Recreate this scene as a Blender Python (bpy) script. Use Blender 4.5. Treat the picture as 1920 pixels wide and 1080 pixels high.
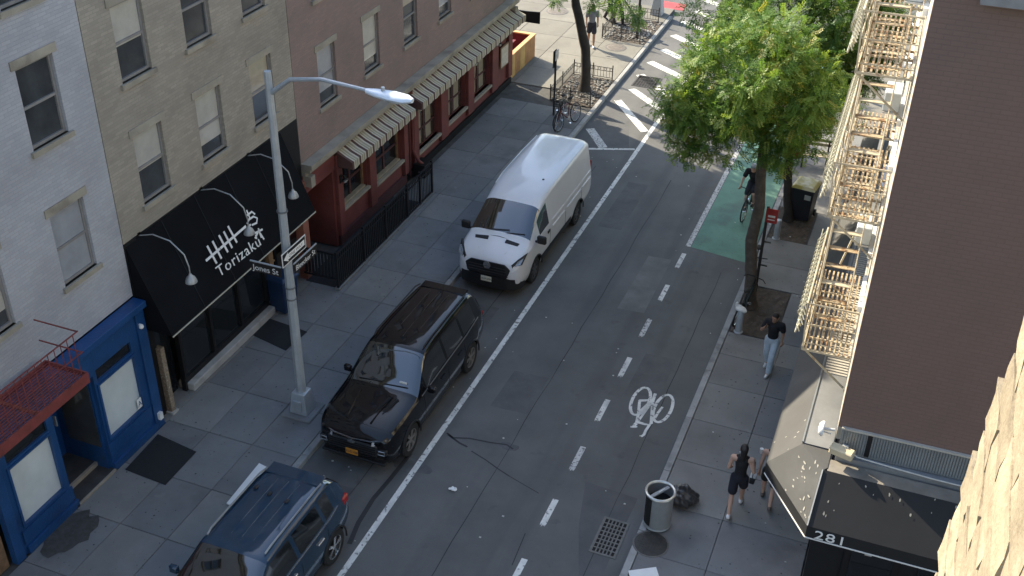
import bpy, bmesh, math, random
import numpy as np
from mathutils import Vector, Matrix
R = math.radians
random.seed(7); np.random.seed(7)
for o in list(bpy.data.objects): bpy.data.objects.remove(o)
scene = bpy.context.scene
COL = scene.collection

# ------------------------------------------------------------------ camera
CAM_H = 16.0
F_PX, PITCH, YAW, ROLL = 2104.72, R(32.745), R(20.951), R(1.1665)
_f = Vector((-math.sin(YAW)*math.cos(PITCH), math.cos(YAW)*math.cos(PITCH), -math.sin(PITCH)))
_r = Vector((math.cos(YAW), math.sin(YAW), 0)); _u = _r.cross(_f)
CR = math.cos(ROLL)*_r + math.sin(ROLL)*_u; CU = -math.sin(ROLL)*_r + math.cos(ROLL)*_u; CF = _f
cam_data = bpy.data.cameras.new('camera'); cam = bpy.data.objects.new('camera', cam_data); COL.objects.link(cam)
cam_data.sensor_width = 36.0; cam_data.lens = F_PX/1920*36.0
cam_data.clip_start = 0.1; cam_data.clip_end = 1000
cam.matrix_world = Matrix(((CR.x, CU.x, -CF.x, 0), (CR.y, CU.y, -CF.y, 0), (CR.z, CU.z, -CF.z, CAM_H), (0, 0, 0, 1)))
scene.camera = cam
scene.render.resolution_x = 1024; scene.render.resolution_y = 576

# ------------------------------------------------------------------ sky, sun, exposure
SUN_AZ = Vector((-0.906, 0.423, 0)).normalized(); SUN_EL = R(33.5)
world = bpy.data.worlds.new('World'); scene.world = world; world.use_nodes = True
wn = world.node_tree.nodes; wl = world.node_tree.links
for n in list(wn): wn.remove(n)
sky = wn.new('ShaderNodeTexSky'); sky.sky_type = 'NISHITA'; sky.sun_disc = False
sky.sun_elevation = SUN_EL; sky.sun_rotation = math.atan2(SUN_AZ.x, SUN_AZ.y)
sky.air_density = 1.2; sky.dust_density = 1.5; sky.ozone_density = 1.2
bgn = wn.new('ShaderNodeBackground'); bgn.inputs[1].default_value = 0.15
wo = wn.new('ShaderNodeOutputWorld'); wl.new(sky.outputs[0], bgn.inputs[0]); wl.new(bgn.outputs[0], wo.inputs[0])
sun_d = bpy.data.lights.new('sun', 'SUN'); sun_d.energy = 4.8; sun_d.angle = R(0.53); sun_d.color = (1.0, 0.88, 0.68)
sun = bpy.data.objects.new('sun', sun_d); COL.objects.link(sun)
_sd = Vector((SUN_AZ.x*math.cos(SUN_EL), SUN_AZ.y*math.cos(SUN_EL), math.sin(SUN_EL)))
sun.rotation_euler = _sd.to_track_quat('Z', 'Y').to_euler(); sun.location = (-40, 40, 40)
vs = scene.view_settings; vs.view_transform = 'Standard'; vs.look = 'None'; vs.gamma = 1.0; vs.exposure = 1.35; vs.use_curve_mapping = False

# ------------------------------------------------------------------ pixel -> direction helpers (photo is 1920x1080)
def pray(px, py):
    return CF + ((px-960)/F_PX)*CR - ((py-540)/F_PX)*CU
C0 = Vector((0, 0, CAM_H))
def GZ(px, py, z=0.0): d = pray(px, py); return C0 + d*((z-CAM_H)/d.z)
def GX(px, py, x): d = pray(px, py); return C0 + d*(x/d.x)
def GY(px, py, y): d = pray(px, py); return C0 + d*(y/d.y)
def GP(px, py, p0, n): d = pray(px, py); return C0 + d*((Vector(p0)-C0).dot(n)/d.dot(n))

# ------------------------------------------------------------------ materials
MATS = {}
def _nt(name):
    m = bpy.data.materials.new(name); m.use_nodes = True; nt = m.node_tree
    return m, nt, nt.nodes['Principled BSDF']
def M(name, col, rough=.6, metal=0., var=.18, scale=3., bump=0., bscale=80., spec=.5, coat=0., rnd=0., spots=None, streak=None, sheen=0., detail=5., alpha=None):
    """plain procedural material: base colour modulated by two noises, optional fine bump, per-object tint and spots"""
    if name in MATS: return MATS[name]
    m, nt, b = _nt(name); N = nt.nodes.new; L = nt.links.new
    tc = N('ShaderNodeTexCoord'); src = tc.outputs['Object']
    if rnd:
        oi = N('ShaderNodeObjectInfo'); ad = N('ShaderNodeVectorMath'); ad.operation = 'MULTIPLY_ADD'
        L(oi.outputs['Random'], ad.inputs[0]); ad.inputs[1].default_value = (37, 19, 23); L(src, ad.inputs[2]); src = ad.outputs[0]
    n1 = N('ShaderNodeTexNoise'); n1.inputs['Scale'].default_value = scale; n1.inputs['Detail'].default_value = detail; n1.inputs['Roughness'].default_value = .65; L(src, n1.inputs['Vector'])
    mr = N('ShaderNodeMapRange'); mr.inputs[1].default_value = .3; mr.inputs[2].default_value = .7; mr.inputs[3].default_value = 1-var; mr.inputs[4].default_value = 1+var; L(n1.outputs[0], mr.inputs[0])
    fac = mr.outputs[0]
    if rnd:
        m2 = N('ShaderNodeMapRange'); m2.inputs[3].default_value = 1-rnd; m2.inputs[4].default_value = 1+rnd; L(oi.outputs['Random'], m2.inputs[0])
        mu = N('ShaderNodeMath'); mu.operation = 'MULTIPLY'; L(fac, mu.inputs[0]); L(m2.outputs[0], mu.inputs[1]); fac = mu.outputs[0]
    vm = N('ShaderNodeVectorMath'); vm.operation = 'SCALE'; vm.inputs[0].default_value = col[:3]; L(fac, vm.inputs['Scale'])
    out = vm.outputs[0]
    for sp in (spots or []):
        # (colour, scale, threshold, softness, strength)
        c, sc, th, so, st = sp
        n2 = N('ShaderNodeTexNoise'); n2.inputs['Scale'].default_value = sc; n2.inputs['Detail'].default_value = 4; L(src, n2.inputs['Vector'])
        m3 = N('ShaderNodeMapRange'); m3.inputs[1].default_value = th; m3.inputs[2].default_value = th+so; m3.inputs[4].default_value = st; L(n2.outputs[0], m3.inputs[0])
        mx = N('ShaderNodeMix'); mx.data_type = 'RGBA'; L(m3.outputs[0], mx.inputs['Factor']); L(out, mx.inputs['A']); mx.inputs['B'].default_value = (*c, 1); out = mx.outputs['Result']
    if streak:
        # (colour, scale vector, threshold, softness, strength)
        c, sv, th, so, st = streak
        mp = N('ShaderNodeMapping'); mp.inputs['Scale'].default_value = sv; L(src, mp.inputs['Vector'])
        n2 = N('ShaderNodeTexNoise'); n2.inputs['Scale'].default_value = 1; n2.inputs['Detail'].default_value = 3; L(mp.outputs[0], n2.inputs['Vector'])
        m3 = N('ShaderNodeMapRange'); m3.inputs[1].default_value = th; m3.inputs[2].default_value = th+so; m3.inputs[4].default_value = st; L(n2.outputs[0], m3.inputs[0])
        mx = N('ShaderNodeMix'); mx.data_type = 'RGBA'; L(m3.outputs[0], mx.inputs['Factor']); L(out, mx.inputs['A']); mx.inputs['B'].default_value = (*c, 1); out = mx.outputs['Result']
    L(out, b.inputs['Base Color'])
    b.inputs['Roughness'].default_value = rough; b.inputs['Metallic'].default_value = metal
    b.inputs['Specular IOR Level'].default_value = spec; b.inputs['Coat Weight'].default_value = coat; b.inputs['Coat Roughness'].default_value = .04
    if sheen: b.inputs['Sheen Weight'].default_value = sheen
    if bump:
        n3 = N('ShaderNodeTexNoise'); n3.inputs['Scale'].default_value = bscale; n3.inputs['Detail'].default_value = 3; L(src, n3.inputs['Vector'])
        bp = N('ShaderNodeBump'); bp.inputs['Strength'].default_value = bump; bp.inputs['Distance'].default_value = .02; L(n3.outputs[0], bp.inputs['Height']); L(bp.outputs[0], b.inputs['Normal'])
    MATS[name] = m; return m
def brickmat(name, c1, c2, mortar, axis='yz', bw=.2, bh=.067, rough=.85, stain=(.02, .02, .02)):
    """flat brickwork, for walls too far away to pick the bricks apart"""
    if name in MATS: return MATS[name]
    m, nt, b = _nt(name); N = nt.nodes.new; L = nt.links.new
    tc = N('ShaderNodeTexCoord'); se = N('ShaderNodeSeparateXYZ'); co = N('ShaderNodeCombineXYZ'); L(tc.outputs['Object'], se.inputs[0])
    a, c = {'yz': ('Y', 'Z'), 'xz': ('X', 'Z')}[axis]; L(se.outputs[a], co.inputs[0]); L(se.outputs[c], co.inputs[1])
    br = N('ShaderNodeTexBrick'); br.inputs['Color1'].default_value = (*c1, 1); br.inputs['Color2'].default_value = (*c2, 1); br.inputs['Mortar'].default_value = (*mortar, 1)
    br.inputs['Scale'].default_value = 1; br.inputs['Mortar Size'].default_value = .006; br.inputs['Brick Width'].default_value = bw; br.inputs['Row Height'].default_value = bh; L(co.outputs[0], br.inputs['Vector'])
    n1 = N('ShaderNodeTexNoise'); n1.inputs['Scale'].default_value = .8; n1.inputs['Detail'].default_value = 6; L(tc.outputs['Object'], n1.inputs['Vector'])
    mr = N('ShaderNodeMapRange'); mr.inputs[1].default_value = .45; mr.inputs[2].default_value = .75; mr.inputs[4].default_value = .45; L(n1.outputs[0], mr.inputs[0])
    mx = N('ShaderNodeMix'); mx.data_type = 'RGBA'; L(mr.outputs[0], mx.inputs['Factor']); L(br.outputs['Color'], mx.inputs['A']); mx.inputs['B'].default_value = (*stain, 1)
    L(mx.outputs['Result'], b.inputs['Base Color']); b.inputs['Roughness'].default_value = rough
    bp = N('ShaderNodeBump'); bp.inputs['Strength'].default_value = .5; bp.inputs['Distance'].default_value = .008; bp.invert = True; L(br.outputs['Fac'], bp.inputs['Height']); L(bp.outputs[0], b.inputs['Normal'])
    MATS[name] = m; return m
def glass(name, col=(.012, .014, .016), rough=.04, spec=.6):
    return M(name, col, rough, 0, .3, 1.2, 0, spec=spec)

# ------------------------------------------------------------------ mesh builder
class MB:
    def __init__(s): s.v = []; s.f = []; s.m = []; s.cur = 0
    def add(s, vs, fs):
        n = len(s.v); s.v += [tuple(v) for v in vs]
        for f in fs: s.f.append(tuple(i+n for i in f)); s.m.append(s.cur)
        return s
    def mat(s, i): s.cur = i; return s
    def box(s, x0, x1, y0, y1, z0, z1):
        x0, x1 = sorted((x0, x1)); y0, y1 = sorted((y0, y1)); z0, z1 = sorted((z0, z1))
        return s.add([(x0,y0,z0),(x1,y0,z0),(x1,y1,z0),(x0,y1,z0),(x0,y0,z1),(x1,y0,z1),(x1,y1,z1),(x0,y1,z1)],
              [(0,3,2,1),(4,5,6,7),(0,1,5,4),(1,2,6,5),(2,3,7,6),(3,0,4,7)])
    def rbox(s, x0, x1, y0, y1, z0, z1, b=.01):
        """box with chamfered edges"""
        bm = bmesh.new(); bmesh.ops.create_cube(bm, size=1)
        for v in bm.verts: v.co = Vector(((x0+x1)/2+v.co.x*(x1-x0), (y0+y1)/2+v.co.y*(y1-y0), (z0+z1)/2+v.co.z*(z1-z0)))
        bmesh.ops.bevel(bm, geom=bm.edges[:], offset=b, segments=1, affect='EDGES')
        bm.verts.index_update(); s.add([v.co[:] for v in bm.verts], [[v.index for v in f.verts] for f in bm.faces]); bm.free(); return s
    def beam(s, a, b, w, h, up=(0, 0, 1)):
        """rectangular bar from a to b"""
        a = Vector(a); b = Vector(b); d = (b-a).normalized(); u = Vector(up)
        if abs(d.dot(u)) > .99: u = Vector((0, 1, 0))
        x = d.cross(u).normalized()*w/2; y = x.cross(d).normalized()*h/2
        vs = [a-x-y, a+x-y, a+x+y, a-x+y, b-x-y, b+x-y, b+x+y, b-x+y]
        return s.add(vs, [(0,1,2,3),(4,7,6,5),(0,4,5,1),(1,5,6,2),(2,6,7,3),(3,7,4,0)])
    def cyl(s, a, b, r0, r1=None, n=12, cap=True):
        r1 = r0 if r1 is None else r1
        return s.tube([a, b], [r0, r1], n, cap)
    def tube(s, pts, rad, n=8, cap=True, closed=False):
        pts = [Vector(p) for p in pts]; k = len(pts)
        rad = list(rad) if hasattr(rad, '__len__') else [rad]*k
        vs = []; prev = None
        for i, p in enumerate(pts):
            if closed: d = pts[(i+1) % k]-pts[i-1]
            else: d = pts[min(i+1, k-1)]-pts[max(i-1, 0)]
            d.normalize()
            if prev is None:
                u = Vector((0, 0, 1)) if abs(d.z) < .9 else Vector((0, 1, 0)); x = d.cross(u).normalized()
            else:
                x = prev-d*prev.dot(d)
                x = x.normalized() if x.length > 1e-6 else d.orthogonal().normalized()
            prev = x; y = d.cross(x)
            for j in range(n): t = 2*math.pi*j/n; vs.append(p+(x*math.cos(t)+y*math.sin(t))*rad[i])
        fs = []
        for i in range(k if closed else k-1):
            i2 = (i+1) % k
            for j in range(n): j2 = (j+1) % n; fs.append((i*n+j, i*n+j2, i2*n+j2, i2*n+j))
        if cap and not closed: fs.append(tuple(range(n-1, -1, -1))); fs.append(tuple((k-1)*n+j for j in range(n)))
        return s.add(vs, fs)
    def lathe(s, prof, c=(0, 0, 0), n=20, axis='z', cap=True):
        vs = []; fs = []; c = Vector(c)
        for r, h in prof:
            for j in range(n):
                t = 2*math.pi*j/n; a, b = r*math.cos(t), r*math.sin(t)
                vs.append(c+Vector({'z': (a, b, h), 'x': (h, a, b), 'y': (b, h, a)}[axis]))
        for i in range(len(prof)-1):
            for j in range(n): j2 = (j+1) % n; fs.append((i*n+j, i*n+j2, (i+1)*n+j2, (i+1)*n+j))
        if cap: fs.append(tuple(range(n-1, -1, -1))); fs.append(tuple((len(prof)-1)*n+j for j in range(n)))
        return s.add(vs, fs)
    def ball(s, c, r, n=12, m=8):
        r = r if hasattr(r, '__len__') else (r, r, r); c = Vector(c)
        vs = [c+Vector((0, 0, -r[2]))]; fs = []
        for i in range(1, m):
            a = math.pi*i/m
            for j in range(n): t = 2*math.pi*j/n; vs.append(c+Vector((r[0]*math.sin(a)*math.cos(t), r[1]*math.sin(a)*math.sin(t), -r[2]*math.cos(a))))
        vs.append(c+Vector((0, 0, r[2]))); T = len(vs)-1
        for j in range(n):
            j2 = (j+1) % n; fs.append((0, 1+j2, 1+j)); fs.append((T, 1+(m-2)*n+j, 1+(m-2)*n+j2))
            for i in range(m-2): fs.append((1+i*n+j, 1+i*n+j2, 1+(i+1)*n+j2, 1+(i+1)*n+j))
        return s.add(vs, fs)
    def prism(s, poly, n):
        """polygon (3D points) extruded by vector n"""
        k = len(poly); n = Vector(n); vs = [Vector(q) for q in poly]+[Vector(q)+n for q in poly]
        fs = [tuple(range(k-1, -1, -1)), tuple(range(k, 2*k))]+[(i, (i+1) % k, k+(i+1) % k, k+i) for i in range(k)]
        return s.add(vs, fs)
    def poly(s, pts): return s.add(pts, [tuple(range(len(pts)))])
    def build(s, name, mats, parent=None, smooth=False, loc=None, bevel=0, recalc=True):
        me = bpy.data.meshes.new(name); me.from_pydata(s.v, [], s.f)
        mats = mats if isinstance(mats, (list, tuple)) else [mats]
        for m in mats: me.materials.append(m)
        if len(mats) > 1: me.polygons.foreach_set('material_index', s.m)
        if recalc:
            bm = bmesh.new(); bm.from_mesh(me); bmesh.ops.recalc_face_normals(bm, faces=bm.faces); bm.to_mesh(me); bm.free()
        o = link(name, me, parent)
        if smooth: shade(o)
        if loc is not None: o.location = loc
        if bevel:
            md = o.modifiers.new('bevel', 'BEVEL'); md.width = bevel; md.segments = 2; md.limit_method = 'ANGLE'
        return o
def link(name, me, parent=None):
    o = bpy.data.objects.new(name, me); COL.objects.link(o); o.parent = parent; return o
def shade(o, ang=40):
    me = o.data
    me.polygons.foreach_set('use_smooth', [True]*len(me.polygons))
    try: me.set_sharp_from_angle(angle=R(ang))
    except Exception: pass
def tag(o, label=None, cat=None, group=None, kind=None):
    if label: o['label'] = label
    if cat: o['category'] = cat
    if group: o['group'] = group
    if kind: o['kind'] = kind
    return o
def thing(name, label, cat, loc=(0, 0, 0), rz=0, group=None):
    o = bpy.data.objects.new(name, None); COL.objects.link(o); o.location = loc; o.rotation_euler = (0, 0, rz); o.empty_display_size = .1
    return tag(o, label, cat, group)
def bx(name, mat, parent, *a, bevel=0):
    return MB().box(*a).build(name, mat, parent, bevel=bevel)
def strip(mb, pts, w, n, th=.004):
    """flat ribbon of width w along 3D points lying in a plane with normal n"""
    pts = [Vector(q) for q in pts]; n = Vector(n).normalized(); k = len(pts); L_, R_ = [], []
    for i, q in enumerate(pts):
        d = (pts[min(i+1, k-1)]-pts[max(i-1, 0)]).normalized(); sx = d.cross(n).normalized()*(w/2)
        L_.append(q+sx); R_.append(q-sx)
    vs = L_+R_; vs += [v+n*th for v in vs]; fs = []
    for i in range(k-1):
        a, b, c, d = i, i+1, k+i+1, k+i; o = 2*k
        fs += [(a+o, b+o, c+o, d+o), (a, d, c, b), (a, b, b+o, a+o), (d, d+o, c+o, c)]
    fs += [(0, 2*k, 3*k, k), (k-1, 2*k-1, 4*k-1, 3*k-1)]
    return mb.add(vs, fs)
def text_obj(name, txt, size, mat, parent, origin, xdir, ydir, depth=.004, spacing=1.0, shear=0, align='LEFT', sx=1.0):
    cu = bpy.data.curves.new(name, 'FONT'); cu.body = txt; cu.size = size; cu.extrude = depth; cu.space_character = spacing; cu.shear = shear; cu.align_x = align; cu.resolution_u = 3
    t = bpy.data.objects.new(name+'_tmp', cu); COL.objects.link(t)
    dg = bpy.context.evaluated_depsgraph_get(); me = bpy.data.meshes.new_from_object(t.evaluated_get(dg)); bpy.data.objects.remove(t)
    x = Vector(xdir).normalized()*sx; y = Vector(ydir).normalized(); z = x.normalized().cross(y)
    me.transform(Matrix(((x.x, y.x, z.x, origin[0]), (x.y, y.y, z.y, origin[1]), (x.z, y.z, z.z, origin[2]), (0, 0, 0, 1))))
    me.materials.clear(); me.materials.append(mat); me.name = name
    return link(name, me, parent)
def copy_tree(o, parent=None):
    c = o.copy(); COL.objects.link(c); c.parent = parent
    for ch in list(o.children): copy_tree(ch, c)
    return c
def realize(o):
    """bake an object's modifiers into its mesh"""
    dg = bpy.context.evaluated_depsgraph_get(); me = bpy.data.meshes.new_from_object(o.evaluated_get(dg))
    o.modifiers.clear(); old = o.data; o.data = me; me.name = o.name
    return o
# ================================================================== SETTING
ZR = -0.13            # road surface; pavements are at z = 0
m_ground = M('ground_earth', (.08, .078, .072), .95, var=.2, scale=.5)
m_asphalt = M('asphalt', (.116, .116, .113), .86, var=.16, scale=.7, bump=.35, bscale=220, detail=8, spec=.35,
              spots=[((.14, .14, .138), .35, .52, .25, .5), ((.055, .055, .055), 2.2, .66, .10, .5), ((.17, .17, .16), 40, .70, .06, .5)],
              streak=((.065, .066, .067), (1.5, .06, 1), .52, .22, .55))
m_asph_dark = M('asphalt_patch', (.088, .089, .09), .88, var=.2, scale=1.2, bump=.35, bscale=200, spots=[((.09, .09, .09), 30, .68, .08, .5)])
m_tar = M('tar', (.022, .022, .023), .7, var=.2)
m_paint = M('road_paint', (.64, .64, .60), .75, var=.16, scale=6, bump=.3, bscale=150, spots=[((.15, .15, .15), 11, .585, .06, .9), ((.3, .3, .29), 1.8, .52, .2, .6), ((.2, .2, .2), 2.2, .70, .03, .6)])
m_paint_worn = M('road_paint_worn', (.50, .50, .48), .8, var=.2, scale=6, bump=.3, bscale=150, spots=[((.10, .10, .10), 16, .52, .10, .9)])
m_green = M('green_lane', (.11, .235, .175), .8, var=.16, scale=1.5, bump=.3, bscale=200, spots=[((.09, .13, .11), 1.2, .50, .2, .7), ((.07, .075, .075), 20, .62, .08, .5)])
m_redpaint = M('red_paint', (.36, .05, .06), .8, var=.2, scale=3)
m_joint = M('joint_dirt', (.075, .073, .068), .95, var=.3, scale=3)
m_slab_sunlit = M('concrete_slab_sunlit', (.172, .164, .140), .9, var=.13, scale=1.1, bump=.25, bscale=120, rnd=.13, detail=7,
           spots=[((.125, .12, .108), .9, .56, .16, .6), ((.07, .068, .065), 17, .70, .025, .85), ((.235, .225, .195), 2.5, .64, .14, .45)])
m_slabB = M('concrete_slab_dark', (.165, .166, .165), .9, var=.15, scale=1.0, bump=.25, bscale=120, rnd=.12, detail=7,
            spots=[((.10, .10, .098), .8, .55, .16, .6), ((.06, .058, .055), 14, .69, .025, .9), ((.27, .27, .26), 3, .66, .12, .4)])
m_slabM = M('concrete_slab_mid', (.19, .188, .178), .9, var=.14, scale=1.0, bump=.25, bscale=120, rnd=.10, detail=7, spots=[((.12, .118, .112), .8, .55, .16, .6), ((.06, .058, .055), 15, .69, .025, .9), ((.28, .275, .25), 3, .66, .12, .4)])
m_kerb = M('kerb_stone', (.27, .27, .26), .85, var=.2, scale=2, bump=.3, bscale=90, rnd=.15, spots=[((.10, .10, .10), 3, .55, .15, .6)])
m_iron = M('cast_iron', (.055, .053, .05), .65, .4, .25, 8, .3, 120)
m_ironlt = M('worn_iron', (.14, .135, .125), .6, .35, .25, 8, .3, 120)
m_soil = M('tree_pit_soil', (.07, .055, .042), .95, var=.4, scale=6, bump=.9, bscale=45, spots=[((.15, .13, .10), 9, .6, .1, .6)])
m_pebble = M('pale_pebbles', (.27, .26, .235), .85, var=.3, scale=9, rnd=.2)

g = MB().poly([(-400, -400, -.42), (400, -400, -.42), (400, 400, -.42), (-400, 400, -.42)]).build('ground', m_ground); tag(g, kind='structure')
road = MB().poly([(-60, -40, ZR), (60, -40, ZR), (60, 110, ZR), (-60, 110, ZR)]).build('road', m_asphalt); tag(road, kind='structure')
KL, KR = -10.47, -3.34      # kerb faces

def stones(parent, name, mat, x0, x1, ys, z0, z1):
    for a, b in zip(ys[:-1], ys[1:]):
        MB().rbox(x0, x1, a+.004, b-.004, z0, z1, .012).build(name, mat, parent)
def slab_field(parent, xs, ys, skip=None, dark=None, gap=.010):
    for i in range(len(xs)-1):
        for j in range(len(ys)-1):
            x0, x1, y0, y1 = xs[i], xs[i+1], ys[j], ys[j+1]
            if skip and skip((x0+x1)/2, (y0+y1)/2): continue
            dz = random.uniform(-.004, .003)
            mt = m_slab_sunlit if y0 > 36 else (m_slabB if (dark and dark((x0+x1)/2, (y0+y1)/2)) else m_slabM)  # sunlit paving gets its own slab colour, warmed for the sun
            MB().rbox(x0+gap/2, x1-gap/2, y0+gap/2, y1-gap/2, -.045, dz, .008).build('slab', mt, parent)

# left pavement, widening beyond the end of the restaurant
swl = MB().box(-26, KL-.16, -14, 46.8, -.4, -.04).build('pavement_left', m_joint); tag(swl, kind='structure')
pitL = (-12.25, KL-.17, 35.3, 38.0); pitL2 = (-12.45, KL-.17, 42.0, 44.9)
inpit = lambda x, y: any(a-.3 < x < b+.3 and c-.4 < y < d+.4 for a, b, c, d in ())
darkL = lambda x, y: random.random() < .72
slab_field(swl, [-13.9, -12.85, -11.75, KL-.16], list(np.arange(3.2, 36.3, 1.505)), dark=darkL)
slab_field(swl, [-14.6, -13.9], [15.16, 16.7, 18.2, 19.7, 21.3, 22.8], dark=lambda x, y: False)
slab_field(swl, [-24.8, -23.0, -21.2, -19.4, -17.6, -15.8, -14.0, -12.25], list(np.linspace(36.32, 46.75, 7)), dark=lambda x, y: False)
slab_field(swl, [-12.25, KL-.16], [38.0, 40.0, 42.0], dark=lambda x, y: False)
slab_field(swl, [-12.25, KL-.16], [44.9, 46.75], dark=lambda x, y: False)
kl = bpy.data.objects.new('kerb_left', None); COL.objects.link(kl); tag(kl, kind='structure')
stones(kl, 'kerb_stone', m_kerb, KL-.15, KL, list(np.arange(4.0, 47.0, 1.9)), -.42, .004)
for (a, b, c, d) in (pitL, pitL2):
    bed = MB()
    n = 14
    vs = []; fs = []
    for i in range(n+1):
        for j in range(n+1): vs.append((a+(b-a)*i/n, c+(d-c)*j/n, -.01+random.uniform(-.02, .02)))
    for i in range(n):
        for j in range(n): fs.append((i*(n+1)+j, (i+1)*(n+1)+j, (i+1)*(n+1)+j+1, i*(n+1)+j+1))
    bed.add(vs, fs).build('tree_bed', m_soil, swl)
    pb = MB()
    for k in range(420):
        x, y = random.uniform(a+.05, b-.05), random.uniform(c+.05, d-.05); r = random.uniform(.025, .06)
        if (y-c)/(d-c) < .12 and random.random() < .6: continue
        pb.ball((x, y, .01), (r, r*random.uniform(.7, 1.2), r*.6), 5, 3)
    o = pb.build('pebbles', m_pebble, swl); tag(o, kind='stuff')

# right pavement with the corner into the side street
swr = MB().box(KR+.16, 40, 12.2, 46.8, -.4, -.04).build('pavement_right', m_joint); tag(swr, kind='structure')
pitR = (-3.15, -2.05, 23.55, 25.85); pitR2 = (-3.15, -2.1, 28.6, 30.6)
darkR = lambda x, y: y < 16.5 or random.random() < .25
slab_field(swr, [KR+.16, -1.85, -.15], [12.4, 14.0, 15.45, 16.9, 18.35, 19.8, 21.25, 22.5, 23.5], dark=darkR)
slab_field(swr, [-2.02, -.15], [23.5, 24.7, 25.9], dark=darkR)
slab_field(swr, [KR+.16, -1.75, -.15], [25.9, 27.2, 28.6], dark=darkR)
slab_field(swr, [-2.05, -.15], [28.6, 30.6], dark=darkR)
slab_field(swr, [KR+.16, -1.75, -.15], [30.6, 32.2, 33.8, 35.4, 37.0, 38.6, 40.2, 41.8, 43.4, 45.0, 46.7], dark=lambda x, y: False)
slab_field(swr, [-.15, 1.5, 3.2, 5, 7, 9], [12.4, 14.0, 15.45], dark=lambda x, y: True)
kr = bpy.data.objects.new('kerb_right', None); COL.objects.link(kr); tag(kr, kind='structure')
stones(kr, 'kerb_stone', m_kerb, KR, KR+.15, list(np.arange(14.1, 47.0, 1.9)), -.42, .004)
stones(kr, 'kerb_stone', m_kerb, KR, KR+.15, [12.2, 14.1], -.42, .004)
for (a, b, c, d) in (pitR, pitR2):
    n = 12; vs = []; fs = []
    for i in range(n+1):
        for j in range(n+1): vs.append((a+(b-a)*i/n, c+(d-c)*j/n, -.008+random.uniform(-.015, .015)))
    for i in range(n):
        for j in range(n): fs.append((i*(n+1)+j, (i+1)*(n+1)+j, (i+1)*(n+1)+j+1, i*(n+1)+j+1))
    MB().add(vs, fs).build('tree_bed', m_soil, swr)

# ---- paint on the road (each a thin sheet 4 mm above the asphalt)
ZP = ZR+.004
def rsheet(name, pts, mat, z=ZP, label=None):
    o = MB().poly([(q[0], q[1], z) for q in pts]).build(name, mat, road)
    if label: o['label'] = label
    return o
def rline(name, a, b, w, mat, z=ZP):
    a = Vector((a[0], a[1], 0)); b = Vector((b[0], b[1], 0)); d = (b-a).normalized(); s = Vector((-d.y, d.x, 0))*w/2
    return rsheet(name, [a-s, b-s, b+s, a+s], mat, z)
XP = -8.25
rline('edge_line', (XP, 5), (XP, 32.2), .125, m_paint)
rline('edge_line', (XP, 32.2), (XP, 47.5), .14, m_paint)
XD = -5.18
def ragged(x, y0, y1, w, mat):
    """a dash with a worn, toothed near end"""
    pts = [(x-w/2, y1), (x-w/2, y0+.05)]
    k = 4
    for i in range(k):
        pts.append((x-w/2+w*(i+.5)/k, y0-random.uniform(0, .05))); pts.append((x-w/2+w*(i+1)/k, y0+random.uniform(.02, .09)))
    pts.append((x+w/2, y1))
    return rsheet('lane_dash', pts[::-1], mat)
for k in range(-2, 7):
    yc = 15.90+1.78*k
    ragged(XD+.008*k*0, yc-.42, yc+.40, .125, m_paint_worn if k % 3 == 1 else m_paint)
gl = rsheet('green_bike_lane', [(XD+.09, 27.4), (KR-.06, 27.15), (KR-.06, 46.5), (XD+.09, 46.5)], m_green); gl['label'] = 'green painted cycle lane'
rline('lane_edge_line', (XD, 27.4), (XD, 46.5), .14, m_paint_worn)
def pxr(px, py): v = GZ(px, py, ZR); return (v.x, v.y)
# hatched zone beyond the van
rline('hatch_line', pxr(1100, 279), pxr(1190, 280), .12, m_paint)
rline('hatch_bar', pxr(1106, 241), pxr(1131, 277), .30, m_paint_worn)
rline('hatch_bar', pxr(1158, 188), pxr(1209, 247), .28, m_paint)
rline('hatch_bar', pxr(1184, 167), pxr(1243, 208), .30, m_paint)
for a, b in (((1200, 140), (1238, 168)), ((1218, 116), (1262, 137)), ((1243, 93), (1285, 113)), ((1262, 66), (1318, 93)), ((1280, 40), (1335, 66)), ((1305, 20), (1350, 40)), ((1322, 0), (1370, 18))):
    (x0, y0), (x1, y1) = pxr(*a), pxr(*b)
    t = (XP-.1-x0)/(x1-x0); rline('hatch_bar', (x0, y0), (x0+(x1-x0)*t, y0+(y1-y0)*t), .34, m_paint)
# bicycle symbol, traced on the road plane
def rstroke(pts, w, closed=False, z=ZP):
    P3 = [Vector((*pxr(*q), z)) for q in pts]
    if closed: P3.append(P3[0])
    mb = MB(); k = len(P3); Ls, Rs = [], []
    for i, q in enumerate(P3):
        if closed: d = P3[(i+1) % (k-1)]-P3[(i-1) % (k-1)]
        else: d = P3[min(i+1, k-1)]-P3[max(i-1, 0)]
        d.normalize(); s = Vector((-d.y, d.x, 0))*w/2; Ls.append(q+s); Rs.append(q-s)
    return mb.add(Ls+Rs, [(i, i+1, k+i+1, k+i) for i in range(k-1)])
S = lambda L: [(1160+x/7.715, 700+y/7.715) for x, y in L]
sym = MB()
def addstroke(L, w, closed=False, dz=0):
    b = rstroke(S(L), w, closed, ZP+dz); sym.add(b.v, b.f)
def ellipse(cx, cy, a, b, rot, n=26):
    o = []
    for i in range(n):
        t = 2*math.pi*i/n; x, y = a*math.cos(t), b*math.sin(t); o.append((cx+x*math.cos(rot)-y*math.sin(rot), cy+x*math.sin(rot)+y*math.cos(rot)))
    return o
addstroke(ellipse(315, 405, 215, 118, R(-62)), .074, True)
addstroke(ellipse(640, 510, 215, 118, R(-62)), .074, True, .0004)
addstroke([(300, 395), (490, 395)], .080, dz=.0008); addstroke([(305, 390), (285, 590), (258, 720)], .068, dz=.0012)
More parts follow.
